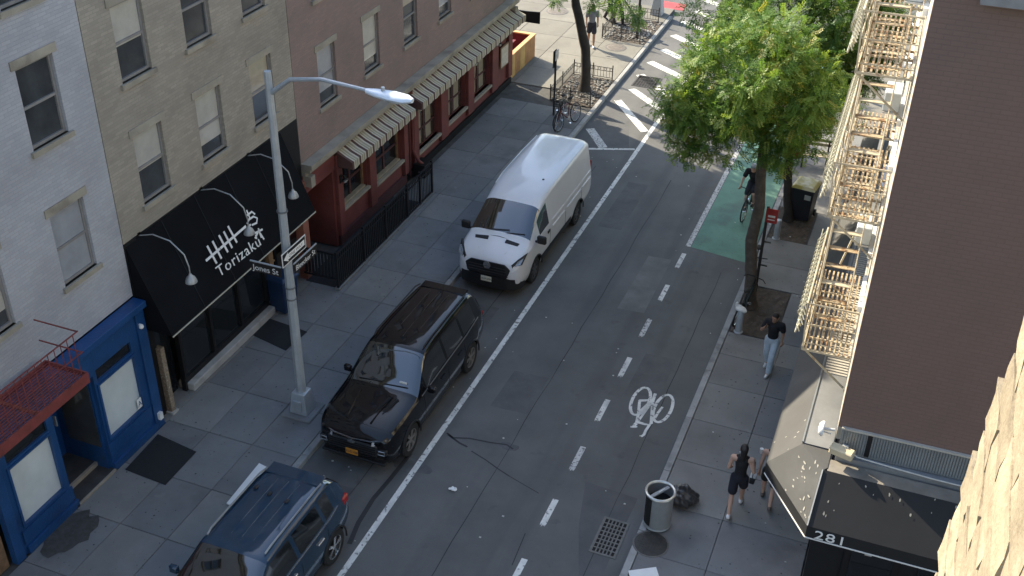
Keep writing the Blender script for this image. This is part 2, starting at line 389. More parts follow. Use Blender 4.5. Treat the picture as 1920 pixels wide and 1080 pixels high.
addstroke([(470, 400), (290, 570)], .064, dz=.0016); addstroke([(465, 440), (285, 690)], .056, dz=.0020)
addstroke([(530, 295), (495, 400), (470, 730)], .072, dz=.0024); addstroke([(262, 705), (440, 755)], .080, dz=.0028)
addstroke([(470, 715), (390, 830), (365, 890), (330, 915), (300, 908)], .060, dz=.0032)
addstroke([(170, 775), (270, 780)], .060, dz=.0036); addstroke([(215, 770), (255, 725)], .080, dz=.0040); addstroke([(525, 650), (570, 570), (635, 490)], .060, dz=.0044)
o = sym.build('bicycle_symbol', m_paint, road); o['label'] = 'white bicycle symbol painted on the cycle lane'
# asphalt repairs, cracks and stains
rsheet('asphalt_patch', [pxr(1098, 903), pxr(1196, 935), pxr(1160, 1010), pxr(1130, 1079), pxr(1085, 1079), pxr(1085, 985)], m_asph_dark, ZR+.002)
rsheet('asphalt_patch', [(KL+.01, 14.9), (KL+1.35, 15.0), (KL+1.3, 8), (KL+.01, 8)], m_asph_dark, ZR+.002)
rsheet('asphalt_patch', [(KL+.01, 32.3), (KL+2.0, 32.6), (KL+1.0, 36.0), (KL+.01, 36.4)], m_asph_dark, ZR+.002)
cr = MB()
for pts, w in (([(838, 812), (850, 821), (880, 822), (920, 830), (950, 834), (962, 842)], .045), ([(840, 815), (862, 831), (876, 838)], .05), ([(884, 846), (910, 862), (932, 878), (955, 893)], .03),
               ([(770, 850), (730, 900), (700, 935), (672, 980), (655, 1020)], .10), ([(955, 893), (1010, 925)], .02), ([(960, 1060), (985, 1000)], .02), ([(1010, 430), (1030, 440), (1060, 436)], .03)):
    b = rstroke(pts, w, False, ZR+.003); cr.add(b.v, b.f)
cr.build('crack', m_tar, road)
for (px, py, rx, ry) in ((770, 872, .45, .28), (955, 838, .22, .12)):
    c = pxr(px, py); pts = []
    for i in range(18):
        t = 2*math.pi*i/18; k = random.uniform(.75, 1.2); pts.append((c[0]+rx*k*math.cos(t), c[1]+ry*k*math.sin(t)))
    rsheet('oil_stain', pts, M('oil_stain', (.075, .076, .077), .7, var=.3, scale=5), ZR+.0025)
rsheet('red_patch', [(-11.5, 47.05), (-10.35, 47.05), (-10.3, 47.9), (-11.4, 48.0)], m_redpaint)
# utility cuts, paving seams and tyre-polished strips
m_cut = M('utility_cut', (.094, .094, .093), .88, var=.2, scale=2, bump=.35, bscale=200, spots=[((.15, .15, .145), 35, .68, .06, .5)])
m_cutlt = M('utility_cut_pale', (.135, .134, .128), .85, var=.2, scale=2, bump=.35, bscale=200, spots=[((.08, .08, .08), 30, .66, .06, .5)])
for (x0, x1, y0, y1, mt) in ((-7.6, -6.7, 18.6, 20.1, m_cut), (-6.1, -5.4, 23.6, 26.5, m_cutlt), (-7.9, -7.2, 27.5, 30.6, m_cut), (-4.9, -4.1, 20.3, 22.0, m_cut), (-9.9, -8.9, 20.9, 22.4, m_cut), (-7.4, -5.9, 36.5, 38.4, m_cut)):
    rsheet('asphalt_patch', [(x0, y0), (x1, y0+.05), (x1-.02, y1), (x0+.03, y1-.04)], mt, ZR+.0015)
seam = MB()
def wav(x, y0, y1, w, sd):
    rn = random.Random(sd); pts = []; y = y0
    while y <= y1: pts.append(Vector((x+rn.uniform(-.02, .02), y, ZR+.0032))); y += .8
    Ls = [q+Vector((w/2*rn.uniform(.4, 1.3), 0, 0)) for q in pts]; Rs = [q-Vector((w/2*rn.uniform(.4, 1.3), 0, 0)) for q in pts]; k = len(pts)
    seam.add(Ls+Rs, [(i, i+1, k+i+1, k+i) for i in range(k-1)])
wav(-6.66, 12, 32, .022, 1); wav(-9.15, 12, 31.5, .02, 2); wav(-4.0, 12, 27, .018, 3); wav(-6.3, 33.5, 46, .025, 4)
seam.build('paving_seam', m_tar, road)
# drain gratings and covers
def grating(name, x0, x1, y0, y1, nx, ny, label, z=ZR, frame=m_ironlt):
    t = thing(name, label, 'drain', ((x0+x1)/2, (y0+y1)/2, z)); w, h = (x1-x0)/2, (y1-y0)/2
    fr = MB(); fw = .05
    for a in (((-w, w, -h, -h+fw)), ((-w, w, h-fw, h)), ((-w, -w+fw, -h+fw, h-fw)), ((w-fw, w, -h+fw, h-fw))): fr.box(a[0], a[1], a[2], a[3], .002, .016)
    fr.build('frame', frame, t); bx('pit', M('drain_black', (.008, .008, .008), .95, var=.1), t, -w+fw, w-fw, -h+fw, h-fw, .0015, .004)
    for i in range(1, nx):
        x = -w+fw+(2*w-2*fw)*i/nx; MB().box(x-.014, x+.014, -h+fw, h-fw, .004, .014).build('bar', frame, t)
    for j in range(1, ny):
        y = -h+fw+(2*h-2*fw)*j/ny; MB().box(-w+fw, w-fw, y-.014, y+.014, .005, .0135).build('cross_bar', frame, t)
    return t
gc = GZ(1143, 1008, ZR)
t = grating('drain_grate', gc.x-.27, gc.x+.27, gc.y-.52, gc.y+.52, 6, 8, 'grey iron kerbside drain grate beside the wire litter bin')
gc = GZ(1213, 154, ZR); grating('drain_grate', gc.x-.45, gc.x+.45, gc.y-.55, gc.y+.55, 8, 4, 'dark drain grate in the sunlit road by the hatched markings', frame=m_iron)
def cover(px, py, r, label, mat=m_iron):
    c = GZ(px, py, .0); t = thing('manhole_cover', label, 'manhole cover', (c.x, c.y, .002))
    MB().lathe([(r*.90, -.03), (r*.90, .006), (r*.86, .010), (.001, .010)], n=28).build('lid', mat, t, True)
    MB().lathe([(r*.915, -.03), (r*.915, .008), (r, .008), (r, -.03)], n=28, cap=False).build('ring', m_ironlt, t)
    k = MB()
    for i in range(-4, 5):
        for j in range(-4, 5):
            if math.hypot(i, j) < 4.4: k.box(i*r*.17-.012, i*r*.17+.012, j*r*.17-.012, j*r*.17+.012, .0102, .016)
    k.build('stud_pattern', mat, t)
cover(1220, 1020, .36, 'dark round cover in the pavement beside the litter bin')
m_cov = M('sunlit_cover', (.17, .15, .13), .7, .2, .25, 6, .3, 60)
cover(1155, 89, .42, 'round brown cover in the sunlit pavement between the two tree guards', m_cov)
cover(1045, 21, .48, 'round cover in the sunlit pavement past the dining box', m_cov)
# ================================================================== LEFT SIDE BUILDINGS
XF = -14.1
m_blue = M('blue_wood', (.011, .058, .175), .42, var=.16, scale=1.6, bump=.3, bscale=22, spots=[((.008, .028, .085), 1.5, .58, .2, .6), ((.05, .10, .19), 8, .68, .05, .5), ((.03, .035, .045), 2.2, .66, .1, .6)])
m_panel = M('white_panel', (.56, .61, .61), .3, var=.10, scale=1.3, spec=.5, coat=.8, spots=[((.42, .46, .46), 1.4, .58, .2, .5)])
m_shopglass = glass('shop_glass'); m_glassgrey = glass('grey_glass', (.05, .055, .06), .08)
m_black = M('black_metal', (.012, .012, .013), .5, .3, .2, 6)
m_grayup = brickmat('grey_painted_brick', (.40, .40, .42), (.35, .355, .375), (.33, .335, .35), stain=(.22, .22, .235))
m_tanup = brickmat('tan_brick', (.35, .31, .25), (.28, .25, .205), (.27, .24, .20), stain=(.15, .135, .115))
m_redup = brickmat('red_brown_brick', (.28, .19, .16), (.23, .17, .15), (.22, .18, .165), stain=(.14, .115, .105))
m_roof = M('roof_felt', (.07, .07, .072), .9, var=.2, scale=.8)
m_lime = M('weathered_stone', (.30, .27, .215), .85, var=.2, scale=1.5, bump=.2, bscale=50, spots=[((.12, .10, .08), 1.8, .55, .2, .6)])
m_winframe = M('window_frame_paint', (.22, .21, .20), .6, var=.15)
m_mat = M('rubber_mat', (.010, .011, .013), .85, var=.25, scale=8, bump=.3, bscale=200)
m_conc = M('pale_concrete', (.38, .37, .35), .85, var=.16, scale=2, bump=.2, bscale=90, spots=[((.20, .19, .17), 2.5, .58, .15, .6)])
m_wood = M('weathered_timber', (.20, .12, .065), .75, var=.35, scale=7, bump=.3, bscale=40)
m_maroon = M('maroon_stucco', (.155, .040, .035), .72, var=.22, scale=1.4, bump=.2, bscale=60, spots=[((.07, .022, .02), 1.3, .55, .2, .6), ((.23, .085, .065), 2.4, .63, .14, .5)])
m_maroondk = M('maroon_dark', (.065, .02, .02), .7, var=.2, scale=2)
m_awnblk = M('black_canvas', (.0045, .005, .0065), .9, var=.3, scale=1.2, spec=.15)
m_white = M('white_paint', (.72, .72, .70), .5, var=.08)
m_offwhite = M('offwhite_metal', (.5, .5, .48), .4, .2, .15, 5)

def wall_with_holes(name, mat, parent, x0, x1, ya, yb, za, zb, holes):
    """wall slab (thickness x0..x1) with rectangular openings, in bands"""
    mb = MB(); zs = sorted({za, zb, *[h[2] for h in holes], *[h[3] for h in holes]}); 
    for z0, z1 in zip(zs[:-1], zs[1:]):
        cuts = sorted([(h[0], h[1]) for h in holes if h[2] <= z0+1e-6 and h[3] >= z1-1e-6]); y = ya
        for a, b in cuts:
            if a > y: mb.box(x0, x1, y, a, z0, z1)
            y = max(y, b)
        if yb > y: mb.box(x0, x1, y, yb, z0, z1)
    return mb.build(name, mat, parent)
def sash_window(parent, x, ya, yb, za, zb, frame=None, gl=None, sill=None, lintel=None):
    w = bx('window', frame or m_winframe, parent, x-.12, x-.06, ya, ya+.06, za, zb)
    bx('frame', frame or m_winframe, w, x-.12, x-.06, yb-.06, yb, za, zb)
    bx('frame', frame or m_winframe, w, x-.12, x-.06, ya+.06, yb-.06, zb-.06, zb); bx('frame', frame or m_winframe, w, x-.12, x-.06, ya+.06, yb-.06, za, za+.06)
    zm = (za+zb)/2; bx('meeting_rail', frame or m_winframe, w, x-.115, x-.055, ya+.06, yb-.06, zm-.025, zm+.025)
    bx('pane', gl or m_glassgrey, w, x-.10, x-.09, ya+.06, yb-.06, zm+.025, zb-.06); bx('pane', gl or m_glassgrey, w, x-.11, x-.10, ya+.06, yb-.06, za+.06, zm-.025)
    bl = random.Random(int(ya*97+za*31)); fr_ = bl.choice((0, .25, .4, .55, .8, 1.0))
    if fr_: bx('blind', M('blind_'+'abc'[int(ya*7) % 3], [(.42, .40, .35), (.30, .31, .33), (.36, .30, .22)][int(ya*7) % 3], .5, var=.12, coat=1.0), w, x-.088, x-.084, ya+.06, yb-.06, zb-.06-(zb-za-.12)*fr_, zb-.06)
    if sill: bx('sill', sill, w, x-.1, x+.06, ya-.08, yb+.08, za-.10, za)
    if lintel: bx('lintel', lintel, w, x-.1, x+.025, ya-.1, yb+.1, zb, zb+.16)
    return w
def upper(b, mat, ya, yb, z0, z1, floors, cols, wz, wh=1.5, ww=.9, trim=None, depth=9.0):
    holes = []
    for z in floors:
        for c in cols: holes.append((c-ww/2, c+ww/2, z, z+wh))
    wall_with_holes('upper_wall', mat, b, XF-.22, XF, ya, yb, z0, z1, holes)
    for z in floors:
        for c in cols: sash_window(b, XF, c-ww/2, c+ww/2, z, z+wh, sill=trim, lintel=trim)
    bx('rear_mass', mat, b, XF-depth, XF-.23, ya, yb, z0, z1-.25); bx('ground_floor_mass', m_maroondk, b, XF-depth, XF-1.75, ya, yb, 0, z0-.002); bx('roof', m_roof, b, XF-depth, XF-.23, ya, yb, z1-.248, z1-.15)
    c = MB().box(XF-.3, XF+.22, ya, yb, z1-.30, z1).box(XF-.3, XF+.12, ya, yb, z1-.5, z1-.302)
    c.build('cornice', trim or m_lime, b)

# ---------- brown shop at the near end (only its edge shows)
b0 = thing('corner_shop', 'brown timber shopfront next to the blue shop', 'building', (0, 0, 0))
upper(b0, m_grayup, 2.0, 10.52, 3.3, 12.0, [4.4, 7.4], [3.5, 5.5, 7.5, 9.4], 0, trim=m_lime)
wall_with_holes('shopfront', m_wood, b0, XF-.1, XF+.06, 2.0, 10.52, 0, 3.3, [(7.8, 9.8, .7, 2.5), (3.0, 6.5, .7, 2.5)])
bx('window', m_shopglass, b0, XF-.09, XF-.05, 7.8, 9.8, .7, 2.5); bx('window', m_shopglass, b0, XF-.09, XF-.05, 3.0, 6.5, .7, 2.5)

# ---------- blue shop
b1 = thing('blue_shop', 'blue painted timber shopfront with white covered windows and recessed door', 'building')
upper(b1, m_grayup, 10.53, 15.12, 3.3, 12.0, [4.5, 7.3, 9.8], [11.7, 13.9], 0, trim=m_lime)
XB = -13.95
fw = MB()
WR = (13.55, 14.62, .80, 2.15); WL = (11.02, 12.08, .66, 2.02)
holes = [WR, (WR[0], WR[1], 2.26, 2.52), WL, (WL[0], WL[1], 2.12, 2.40)]
wall_with_holes('shopfront', m_blue, b1, XB-.09, XB, 13.45, 15.12, 0, 3.12, holes[:2])
wall_with_holes('shopfront', m_blue, b1, XB-.09, XB, 10.6, 12.25, 0, 3.12, holes[2:])
bx('fascia', m_blue, b1, XB-.09, XB, 12.25, 13.45, 2.45, 3.12)
bx('shop_cornice', m_blue, b1, XF, XB+.16, 10.53, 15.12, 3.12, 3.27, bevel=.01)
bx('corner_post', m_blue, b1, XB, XB+.05, 14.86, 15.12, 0, 3.12, bevel=.006); bx('corner_post', m_blue, b1, XB, XB+.05, 10.6, 10.82, 0, 3.12, bevel=.006)
for (a, c, z0, z1) in (WR, WL):
    w = bx('window', m_panel, b1, XB-.06, XB-.045, a, c, z0, z1); w['label'] = 'window covered with white paper'
    for k in ((a-.05, a, z0-.05, z1+.05), (c, c+.05, z0-.05, z1+.05), (a, c, z0-.05, z0), (a, c, z1, z1+.05)): bx('frame', m_blue, w, XB+.001, XB+.03, *k)
    bx('transom_pane', m_shopglass, w, XB-.06, XB-.045, a, c, z1+.10, z1+.38)
    bx('stall_panel', m_blue, b1, XB+.001, XB+.03, a-.12, c+.2, z0-.42, z0-.10); bx('skirting', m_blue, b1, XB+.001, XB+.06, a-.1, c+.25, 0, .18, bevel=.005)
# recessed entrance
bx('recess_side', m_blue, b1, XB-1.15, XB-.09, 13.40, 13.45, 0, 2.6).hide_render = False
bx('side_window', m_glassgrey, b1, XB-.95, XB-.14, 13.385, 13.399, .62, 2.2)
bx('recess_side', m_blue, b1, XB-1.15, XB-.09, 12.25, 12.30, 0, 2.6)
d = bx('door', m_blue, b1, XB-1.22, XB-1.15, 12.30, 13.40, .12, 2.3); bx('door_pane', m_shopglass, d, XB-1.149, XB-1.14, 12.5, 13.2, .9, 2.1)
bx('notice', m_white, d, XB-1.139, XB-1.136, 12.62, 12.85, 1.35, 1.6); bx('notice', m_white, d, XB-1.139, XB-1.136, 12.65, 12.85, 1.05, 1.25); bx('handle', m_offwhite, d, XB-1.15, XB-1.09, 13.28, 13.31, .95, 1.2)
bx('recess_ceiling', m_maroondk, b1, XB-1.15, XB-.09, 12.30, 13.40, 2.6, 2.66)
m_step = M('dark_step', (.045, .043, .042), .8, var=.3, scale=4)
bx('step', m_step, b1, XB-1.15, XB-.42, 12.30, 13.40, 0, .14); bx('step_nosing', m_lime, b1, XB-.42, XB-.36, 12.30, 13.40, .0, .145)
bx('threshold', m_step, b1, XB-.36, XB+.02, 12.25, 13.45, 0, .05); bx('step_nosing', m_lime, b1, XB+.02, XB+.06, 12.25, 13.5, 0, .052)
# grade card, camera, meter
ac = bx('grade_card', m_white, b1, XB+.0, XB+.012, 14.47, 14.60, .86, 1.10)
text_obj('card_letter', 'A', .19, M('card_blue', (.02, .06, .2), .5), b1, (XB+.013, 14.475, .905), (0, 1, 0), (0, 0, 1), .001)
cc = MB().ball((XB+.09, 14.93, 2.72), .055, 10, 6).cyl((XB+.0, 14.93, 2.75), (XB+.09, 14.93, 2.75), .03).build('wall_camera', m_white); tag(cc, 'small white dome camera on the blue shopfront', 'camera')
bx('junction_box', m_white, b1, XB+.052, XB+.13, 14.93, 15.03, .25, .42)
# red fire escape balcony above the blue shop
m_redmetal = M('red_oxide_metal', (.20, .045, .04), .6, .1, .25, 5, spots=[((.08, .03, .025), 4, .58, .12, .6)])
fe = thing('fire_escape_balcony', 'red slatted metal balcony over the door of the blue shop', 'fire escape', (0, 0, 3.55))
x0, x1, y0, y1 = XB+.06, -12.92, 7.6, 12.38
MB().box(x1-.02, x1, y0, y1, -.17, .05).build('edge_beam', m_redmetal, fe); MB().box(x0, x1-.02, y1-.03, y1, -.06, .05).build('end_beam', m_redmetal, fe); MB().box(x0, x0+.03, y0, y1-.03, -.06, .05).build('wall_beam', m_redmetal, fe)
k = 0
for xx in np.linspace(x0+.07, x1-.06, 13): MB().box(xx-.018, xx+.018, y0, y1-.03, .0, .012).build('slat', m_redmetal, fe)
for yy in (8.6, 9.9, 11.15): MB().box(x0, x1-.02, yy-.03, yy+.03, -.05, -.001).build('bearer', M('orange_bearer', (.32, .09, .03), .6), fe)
for zz in (.5, .95): MB().beam((x1-.02, y0, zz), (x1-.02, y1, zz), .02, .02).beam((x0, y1-.02, zz), (x1-.02, y1-.02, zz), .02, .02).build('rail', m_redmetal, fe)
for yy in np.arange(y0, y1, .16): MB().beam((x1-.02, yy, .04), (x1-.02, yy, .95), .012, .012).build('baluster', m_redmetal, fe)
# mats on the left pavement
def floor_mat(label, quad):
    pts = [GZ(*q, .012) for q in quad]; c = sum(pts, Vector())/4; mb = MB().prism([p_-c-Vector((0, 0, .004)) for p_ in pts], (0, 0, .012))
    o = mb.build('floor_mat', m_mat, loc=(c.x, c.y, .008)); tag(o, label, 'mat'); return o
floor_mat('black rubber mat on the pavement beside the blue shopfront', [(235, 880), (310, 909), (368, 847), (296, 814)])
floor_mat('dark mat at the end of the pale ledge behind the lamp post', [(470, 626), (536, 657), (576, 622), (505, 597)])
wp = [GZ(*q, .01) for q in [(425, 945), (442, 952), (500, 877), (486, 870)]]; c = sum(wp, Vector())/4
o = MB().prism([q-c for q in wp], (0, 0, .03)).build('white_board', m_white, loc=(c.x, c.y, .006)); tag(o, 'long white board lying on the pavement beside the navy car', 'board')
# stain on pavement
st = MB(); c = GZ(130, 1000, .006); pts = []
for i in range(22):
    t_ = 2*math.pi*i/22; kx = random.uniform(.8, 1.15); pts.append((c.x+.42*kx*math.cos(t_), c.y+.62*kx*math.sin(t_), .0045))
st.poly(pts).build('damp_stain', M('damp_stain', (.055, .053, .05), .7, var=.4, scale=6), swl)

# ---------- restaurant with the black awning
b2 = thing('awning_restaurant', 'tan brick building with a black awning over dark glazing', 'building')
upper(b2, m_tanup, 15.14, 21.78, 4.5, 12.0, [5.0, 7.6, 9.9], [16.4, 18.45, 20.5], 0, trim=m_lime)
bx('pier', m_black, b2, XF-.1, XF+.02, 15.14, 15.5, 0, 4.5); bx('head', m_black, b2, XF-.1, XF+.0, 15.5, 21.78, 2.5, 4.5)
bx('stall_riser', m_black, b2, XF-.14, XF-.03, 16.25, 19.8, 0, .35)
for yy in (16.25, 17.4, 18.55, 19.7): bx('mullion', m_black, b2, XF-.12, XF+.0, yy, yy+.09, .35, 2.5)
for yy in (16.34, 17.49, 18.64): bx('window', m_shopglass, b2, XF-.09, XF-.07, yy, yy+1.06, .35, 2.5)
bx('door', m_shopglass, b2, XF-.3, XF-.26, 15.5, 16.25, .02, 2.4)
d = bx('door', m_black, b2, XF-.7, XF-.62, 19.79, 21.2, .02, 2.4); bx('pane', m_shopglass, d, XF-.619, XF-.61, 20.0, 20.6, .3, 2.1); bx('pane', m_shopglass, d, XF-.619, XF-.61, 20.65, 21.1, .3, 2.1)
bx('soffit', m_black, b2, XF-.7, XF-.1, 15.5, 21.78, 2.42, 2.5)
bx('timber_column', m_wood, b2, XF-.12, XF+.02, 19.95, 20.12, 0, 2.5)
bx('brick_column', M('red_column', (.26, .10, .07), .7, var=.25, scale=3), b2, XF-.15, XF+.08, 21.5, 21.77, 0, 2.8)
for zz in (.55, .85, 1.15): bx('shelf', m_wood, b2, XF-.45, XF-.13, 19.82, 20.4, zz, zz+.04)
ps = thing('timber_post', 'rough timber post standing at the near end of the black restaurant front', 'post', (-14.02, 15.52, 0))
MB().beam((0, 0, 0), (-.02, 0, 1.75), .16, .13).build('post', M('speckled_timber', (.22, .17, .12), .8, var=.5, scale=14, spots=[((.5, .48, .44), 18, .62, .05, .7)]), ps); MB().box(-.13, .13, -.1, .1, 0, .05).build('foot', m_conc, ps)
# black awning
aw = thing('black_awning', 'black sloping canvas awning with white Torizaku lettering', 'awning', (0, 0, 0))
AX0, AZ0, AX1, AZ1 = -13.3, 2.47, XF, 4.45
AY0, AY1 = 15.16, 21.0
sl = MB(); N_ = 48
for i in range(N_):
    a, b = AY0+(AY1-AY0)*i/N_, AY0+(AY1-AY0)*(i+1)/N_
    sg_ = lambda y: -.022*abs(math.sin(math.pi*(y-AY0)/(AY1-AY0)*5))**.7
    for k in range(6):
        def P__(y, t): e_ = sg_(y)*math.sin(math.pi*t); return (AX0+(AX1+.01-AX0)*t+e_*.92, y, AZ0+(AZ1-AZ0)*t+e_*.38)
        sl.add([P__(a, k/6), P__(b, k/6), P__(b, (k+1)/6), P__(a, (k+1)/6)], [(0, 1, 2, 3)])
o = sl.build('slope', m_awnblk, aw, True)
for q in np.linspace(AY0, AY1, 6)[1:-1]: MB().beam((AX0+.004, q, AZ0+.004), (AX1+.014, q, AZ1+.004), .012, .006).build('seam', M('seam_canvas', (.012, .013, .015), .9), aw)
MB().prism([(AX0-.003, AY0, AZ0), (AX1+.02, AY0, AZ0), (AX1+.02, AY0, AZ1-.02)], (0, .012, 0)).build('cheek', m_awnblk, aw)
MB().prism([(AX0-.003, AY1-.012, AZ0), (AX1+.02, AY1-.012, AZ0), (AX1+.02, AY1-.012, AZ1-.02)], (0, .012, 0)).build('cheek', m_awnblk, aw)
MB().beam((AX0+.008, AY0, AZ0-.01), (AX0+.008, AY1, AZ0-.01), .022, .022).build('front_bar', M('pale_bar', (.5, .46, .36), .5), aw)
an = (Vector((AX0, 0, AZ0))-Vector((AX1, 0, AZ1))).cross(Vector((0, 1, 0))).normalized()
if an.x < 0: an = -an
ap = Vector((AX0, AY0, AZ0))+an*.006
def onaw(px, py): return GP(px, py, ap, an)
up_aw = Vector((AX1-AX0, 0, AZ1-AZ0)).normalized()
m_let = M('letter_white', (.75, .75, .73), .5, var=.08)
a, b = onaw(411, 520), onaw(490, 459)
wlen = (b-a).length
tx = text_obj('lettering', 'Torizaku', .36, m_let, aw, a, (b-a), (b-a).cross(-an) if (b-a).cross(-an).z > 0 else (b-a).cross(an), .003, 1.12)
xs_ = [v.co for v in tx.data.vertices]; d_ = (b-a).normalized(); L_ = max((q-a).dot(d_) for q in xs_); yv = an.cross(d_).normalized()
for v in tx.data.vertices: q = v.co-a; v.co = a+d_*(q.dot(d_)*wlen/L_)+yv*q.dot(yv)*.95+an*q.dot(an)
mk = MB()
strip(mk, [onaw(386, 489), onaw(424, 456), onaw(461, 424)], .055, an)
for (p0, p1) in (((388, 461), (406, 494)), ((398, 452), (415, 485)), ((410, 441), (427, 473)), ((419, 434), (435, 465)), ((427, 424), (444, 455))): strip(mk, [onaw(*p0)+an*.004, onaw(*p1)+an*.004], .058, an)
for L in ([(462, 394), (468, 408), (463, 420)], [(463, 404), (472, 397), (478, 402)], [(466, 412), (475, 406), (482, 409), (481, 418), (472, 422)], [(466, 424), (470, 421)], [(478, 447), (486, 430)], [(478, 437), (492, 430)], [(484, 428), (490, 446)], [(488, 438), (495, 449)], [(479, 440), (481, 448)]):
    strip(mk, [onaw(*q)+an*.002 for q in L], .045, an)
mk.build('skewer_emblem', m_let, aw)
def gooseneck(py0, label, kk):
    t = thing('gooseneck_lamp', label, 'lamp', (AX1, py0, 3.9), group=None)
    P_ = [(-.02, 0, .55), (.35, 0, .66), (.75, 0, .60), (1.05, 0, .35), (1.12, 0, .08), (1.12, 0, -.10)]
    m_ = M('galvanised_lamp', (.36, .37, .37), .4, .4, .12, 6)
    MB().tube(P_, .014, 8).build('arm', m_, t, True); MB().lathe([(.025, -.08), (.04, -.12), (.09, -.17), (.12, -.25), (.125, -.28), (.115, -.275), (.08, -.19), (.02, -.14)], (1.12, 0, 0), 18).build('shade', m_, t, True)
    MB().ball((1.12, 0, -.25), .05, 10, 6).build('bulb', m_white, t, True)
    MB().box(-.03, .0, -.05, .05, .47, .63).build('wall_plate', m_, t)
for px, py, lab in ((362, 548, 'gooseneck lamp over the black awning nearest the blue shop'), (470, 457, 'gooseneck lamp in front of the awning lettering'), (553, 398, 'gooseneck lamp over the black awning nearest the red restaurant')):
    v = GX(px, py, AX1+1.12); gooseneck(v.y, lab, v.z)
# pale ledge along the glazing
lg = MB().rbox(-14.38, -13.96, 16.32, 19.8, 0, .20, .015).build('stone_ledge', m_conc); tag(lg, 'long low pale stone ledge in front of the dark restaurant glazing', 'ledge')
# dark blue wheeled bin
def wheelie(name, label, loc, rz, body, lid, w=.56, d=.60, h=1.02):
    t = thing(name, label, 'bin', loc, rz)
    mb = MB(); a, b = .82, 1.0
    vs = [(-w/2*a, -d/2*a, .06), (w/2*a, -d/2*a, .06), (w/2*a, d/2*a, .06), (-w/2*a, d/2*a, .06), (-w/2, -d/2, h), (w/2, -d/2, h), (w/2, d/2, h), (-w/2, d/2, h)]
    mb.add(vs, [(0,3,2,1),(4,5,6,7),(0,1,5,4),(1,2,6,5),(2,3,7,6),(3,0,4,7)]); mb.build('body', body, t, bevel=.03)
    MB().box(-w/2-.025, w/2+.025, -d/2-.025, d/2+.025, h-.05, h-.005).build('rim', body, t, bevel=.008)
    l = MB(); l.add([(-w/2-.03, -d/2-.04, h), (w/2+.03, -d/2-.04, h), (w/2+.03, d/2+.03, h), (-w/2-.03, d/2+.03, h), (-w/2*.8, -d/2*.8, h+.07), (w/2*.8, -d/2*.8, h+.07), (w/2*.8, d/2*.85, h+.09), (-w/2*.8, d/2*.85, h+.09)], [(0,3,2,1),(4,5,6,7),(0,1,5,4),(1,2,6,5),(2,3,7,6),(3,0,4,7)])
    l.build('lid', lid, t, bevel=.02)
    MB().tube([(-w/2*.8, d/2, h-.1), (-w/2*.8, d/2+.09, h-.03), (w/2*.8, d/2+.09, h-.03), (w/2*.8, d/2, h-.1)], .016, 6).build('handle', body, t)
    for s in (-1, 1): MB().lathe([(.1, -.03), (.11, 0), (.1, .03)], (s*(w/2*.9), d/2*.85, .11), 14, 'x').build('wheel', m_black, t, True)
    return t
m_navybin = M('navy_plastic', (.012, .03, .075), .45, var=.15); m_darkplastic = M('dark_plastic', (.012, .013, .017), .5, var=.2)
v = GZ(546, 588, 0); t = wheelie('wheeled_bin', 'dark blue wheeled bin behind the lamp post', (v.x-.25, v.y+.1, 0), R(80), m_navybin, m_navybin)
MB().box(-.07, .07, -.306, -.300, .62, .72).build('sticker', m_white, t)

# ---------- maroon restaurant
b3 = thing('maroon_restaurant', 'maroon stucco restaurant front with windows under striped awnings', 'building')
Y0, Y1 = 21.8, 36.25
upper(b3, m_redup, Y0, Y1, 3.25, 12.0, [4.3, 7.1, 9.8], [23.4, 25.8, 28.2, 30.6, 33.0, 35.2], 0, trim=m_lime)
bx('roof_shadow_block', m_redup, b3, XF-3.0, XF-.06, 24.15, 27.8, 12.001, 13.35)  # unseen rooftop block, added and sized to throw shadow on the corner awning
bx('near_return', m_maroon, b3, XF-1.4, XF-.05, 23.32, 23.42, 0, 2.9); bx('recess_back', m_maroondk, b3, XF-1.5, XF-1.4, Y0, 23.4, 0, 2.9)
bx('recess_fascia', m_maroon, b3, XF-.1, XF, Y0, 23.4, 2.35, 2.9)
d = bx('door', m_black, b3, XF-1.399, XF-1.36, 22.1, 23.0, 0, 2.1); bx('pane', m_shopglass, d, XF-1.359, XF-1.35, 22.25, 22.85, .9, 1.9)
wins = [(23.72, 25.20, 1.02, 2.45), (25.62, 27.40, .85, 2.45), (28.45, 30.05, .60, 2.35), (30.65, 32.2, .66, 2.35), (32.78, 34.32, .64, 2.3)]
wall_with_holes('front_wall', m_maroon, b3, XF-.25, XF-.05, 23.42, Y1, 0, 2.9, wins)
bx('plinth', m_black, b3, XF-.05, XF+.03, 27.6, Y1, 0, .22); bx('plinth', m_maroondk, b3, XF-.05, XF+.03, 23.42, 27.55, 0, .3)
for a, b in ((23.42, 23.7), (25.22, 25.6), (27.42, 27.66), (28.1, 28.42), (30.08, 30.62), (32.24, 32.74), (34.36, 34.9), (35.9, 36.25)):
    bx('pilaster', m_maroon, b3, XF-.05, XF+.06, a, b, .3, 2.75, bevel=.012)
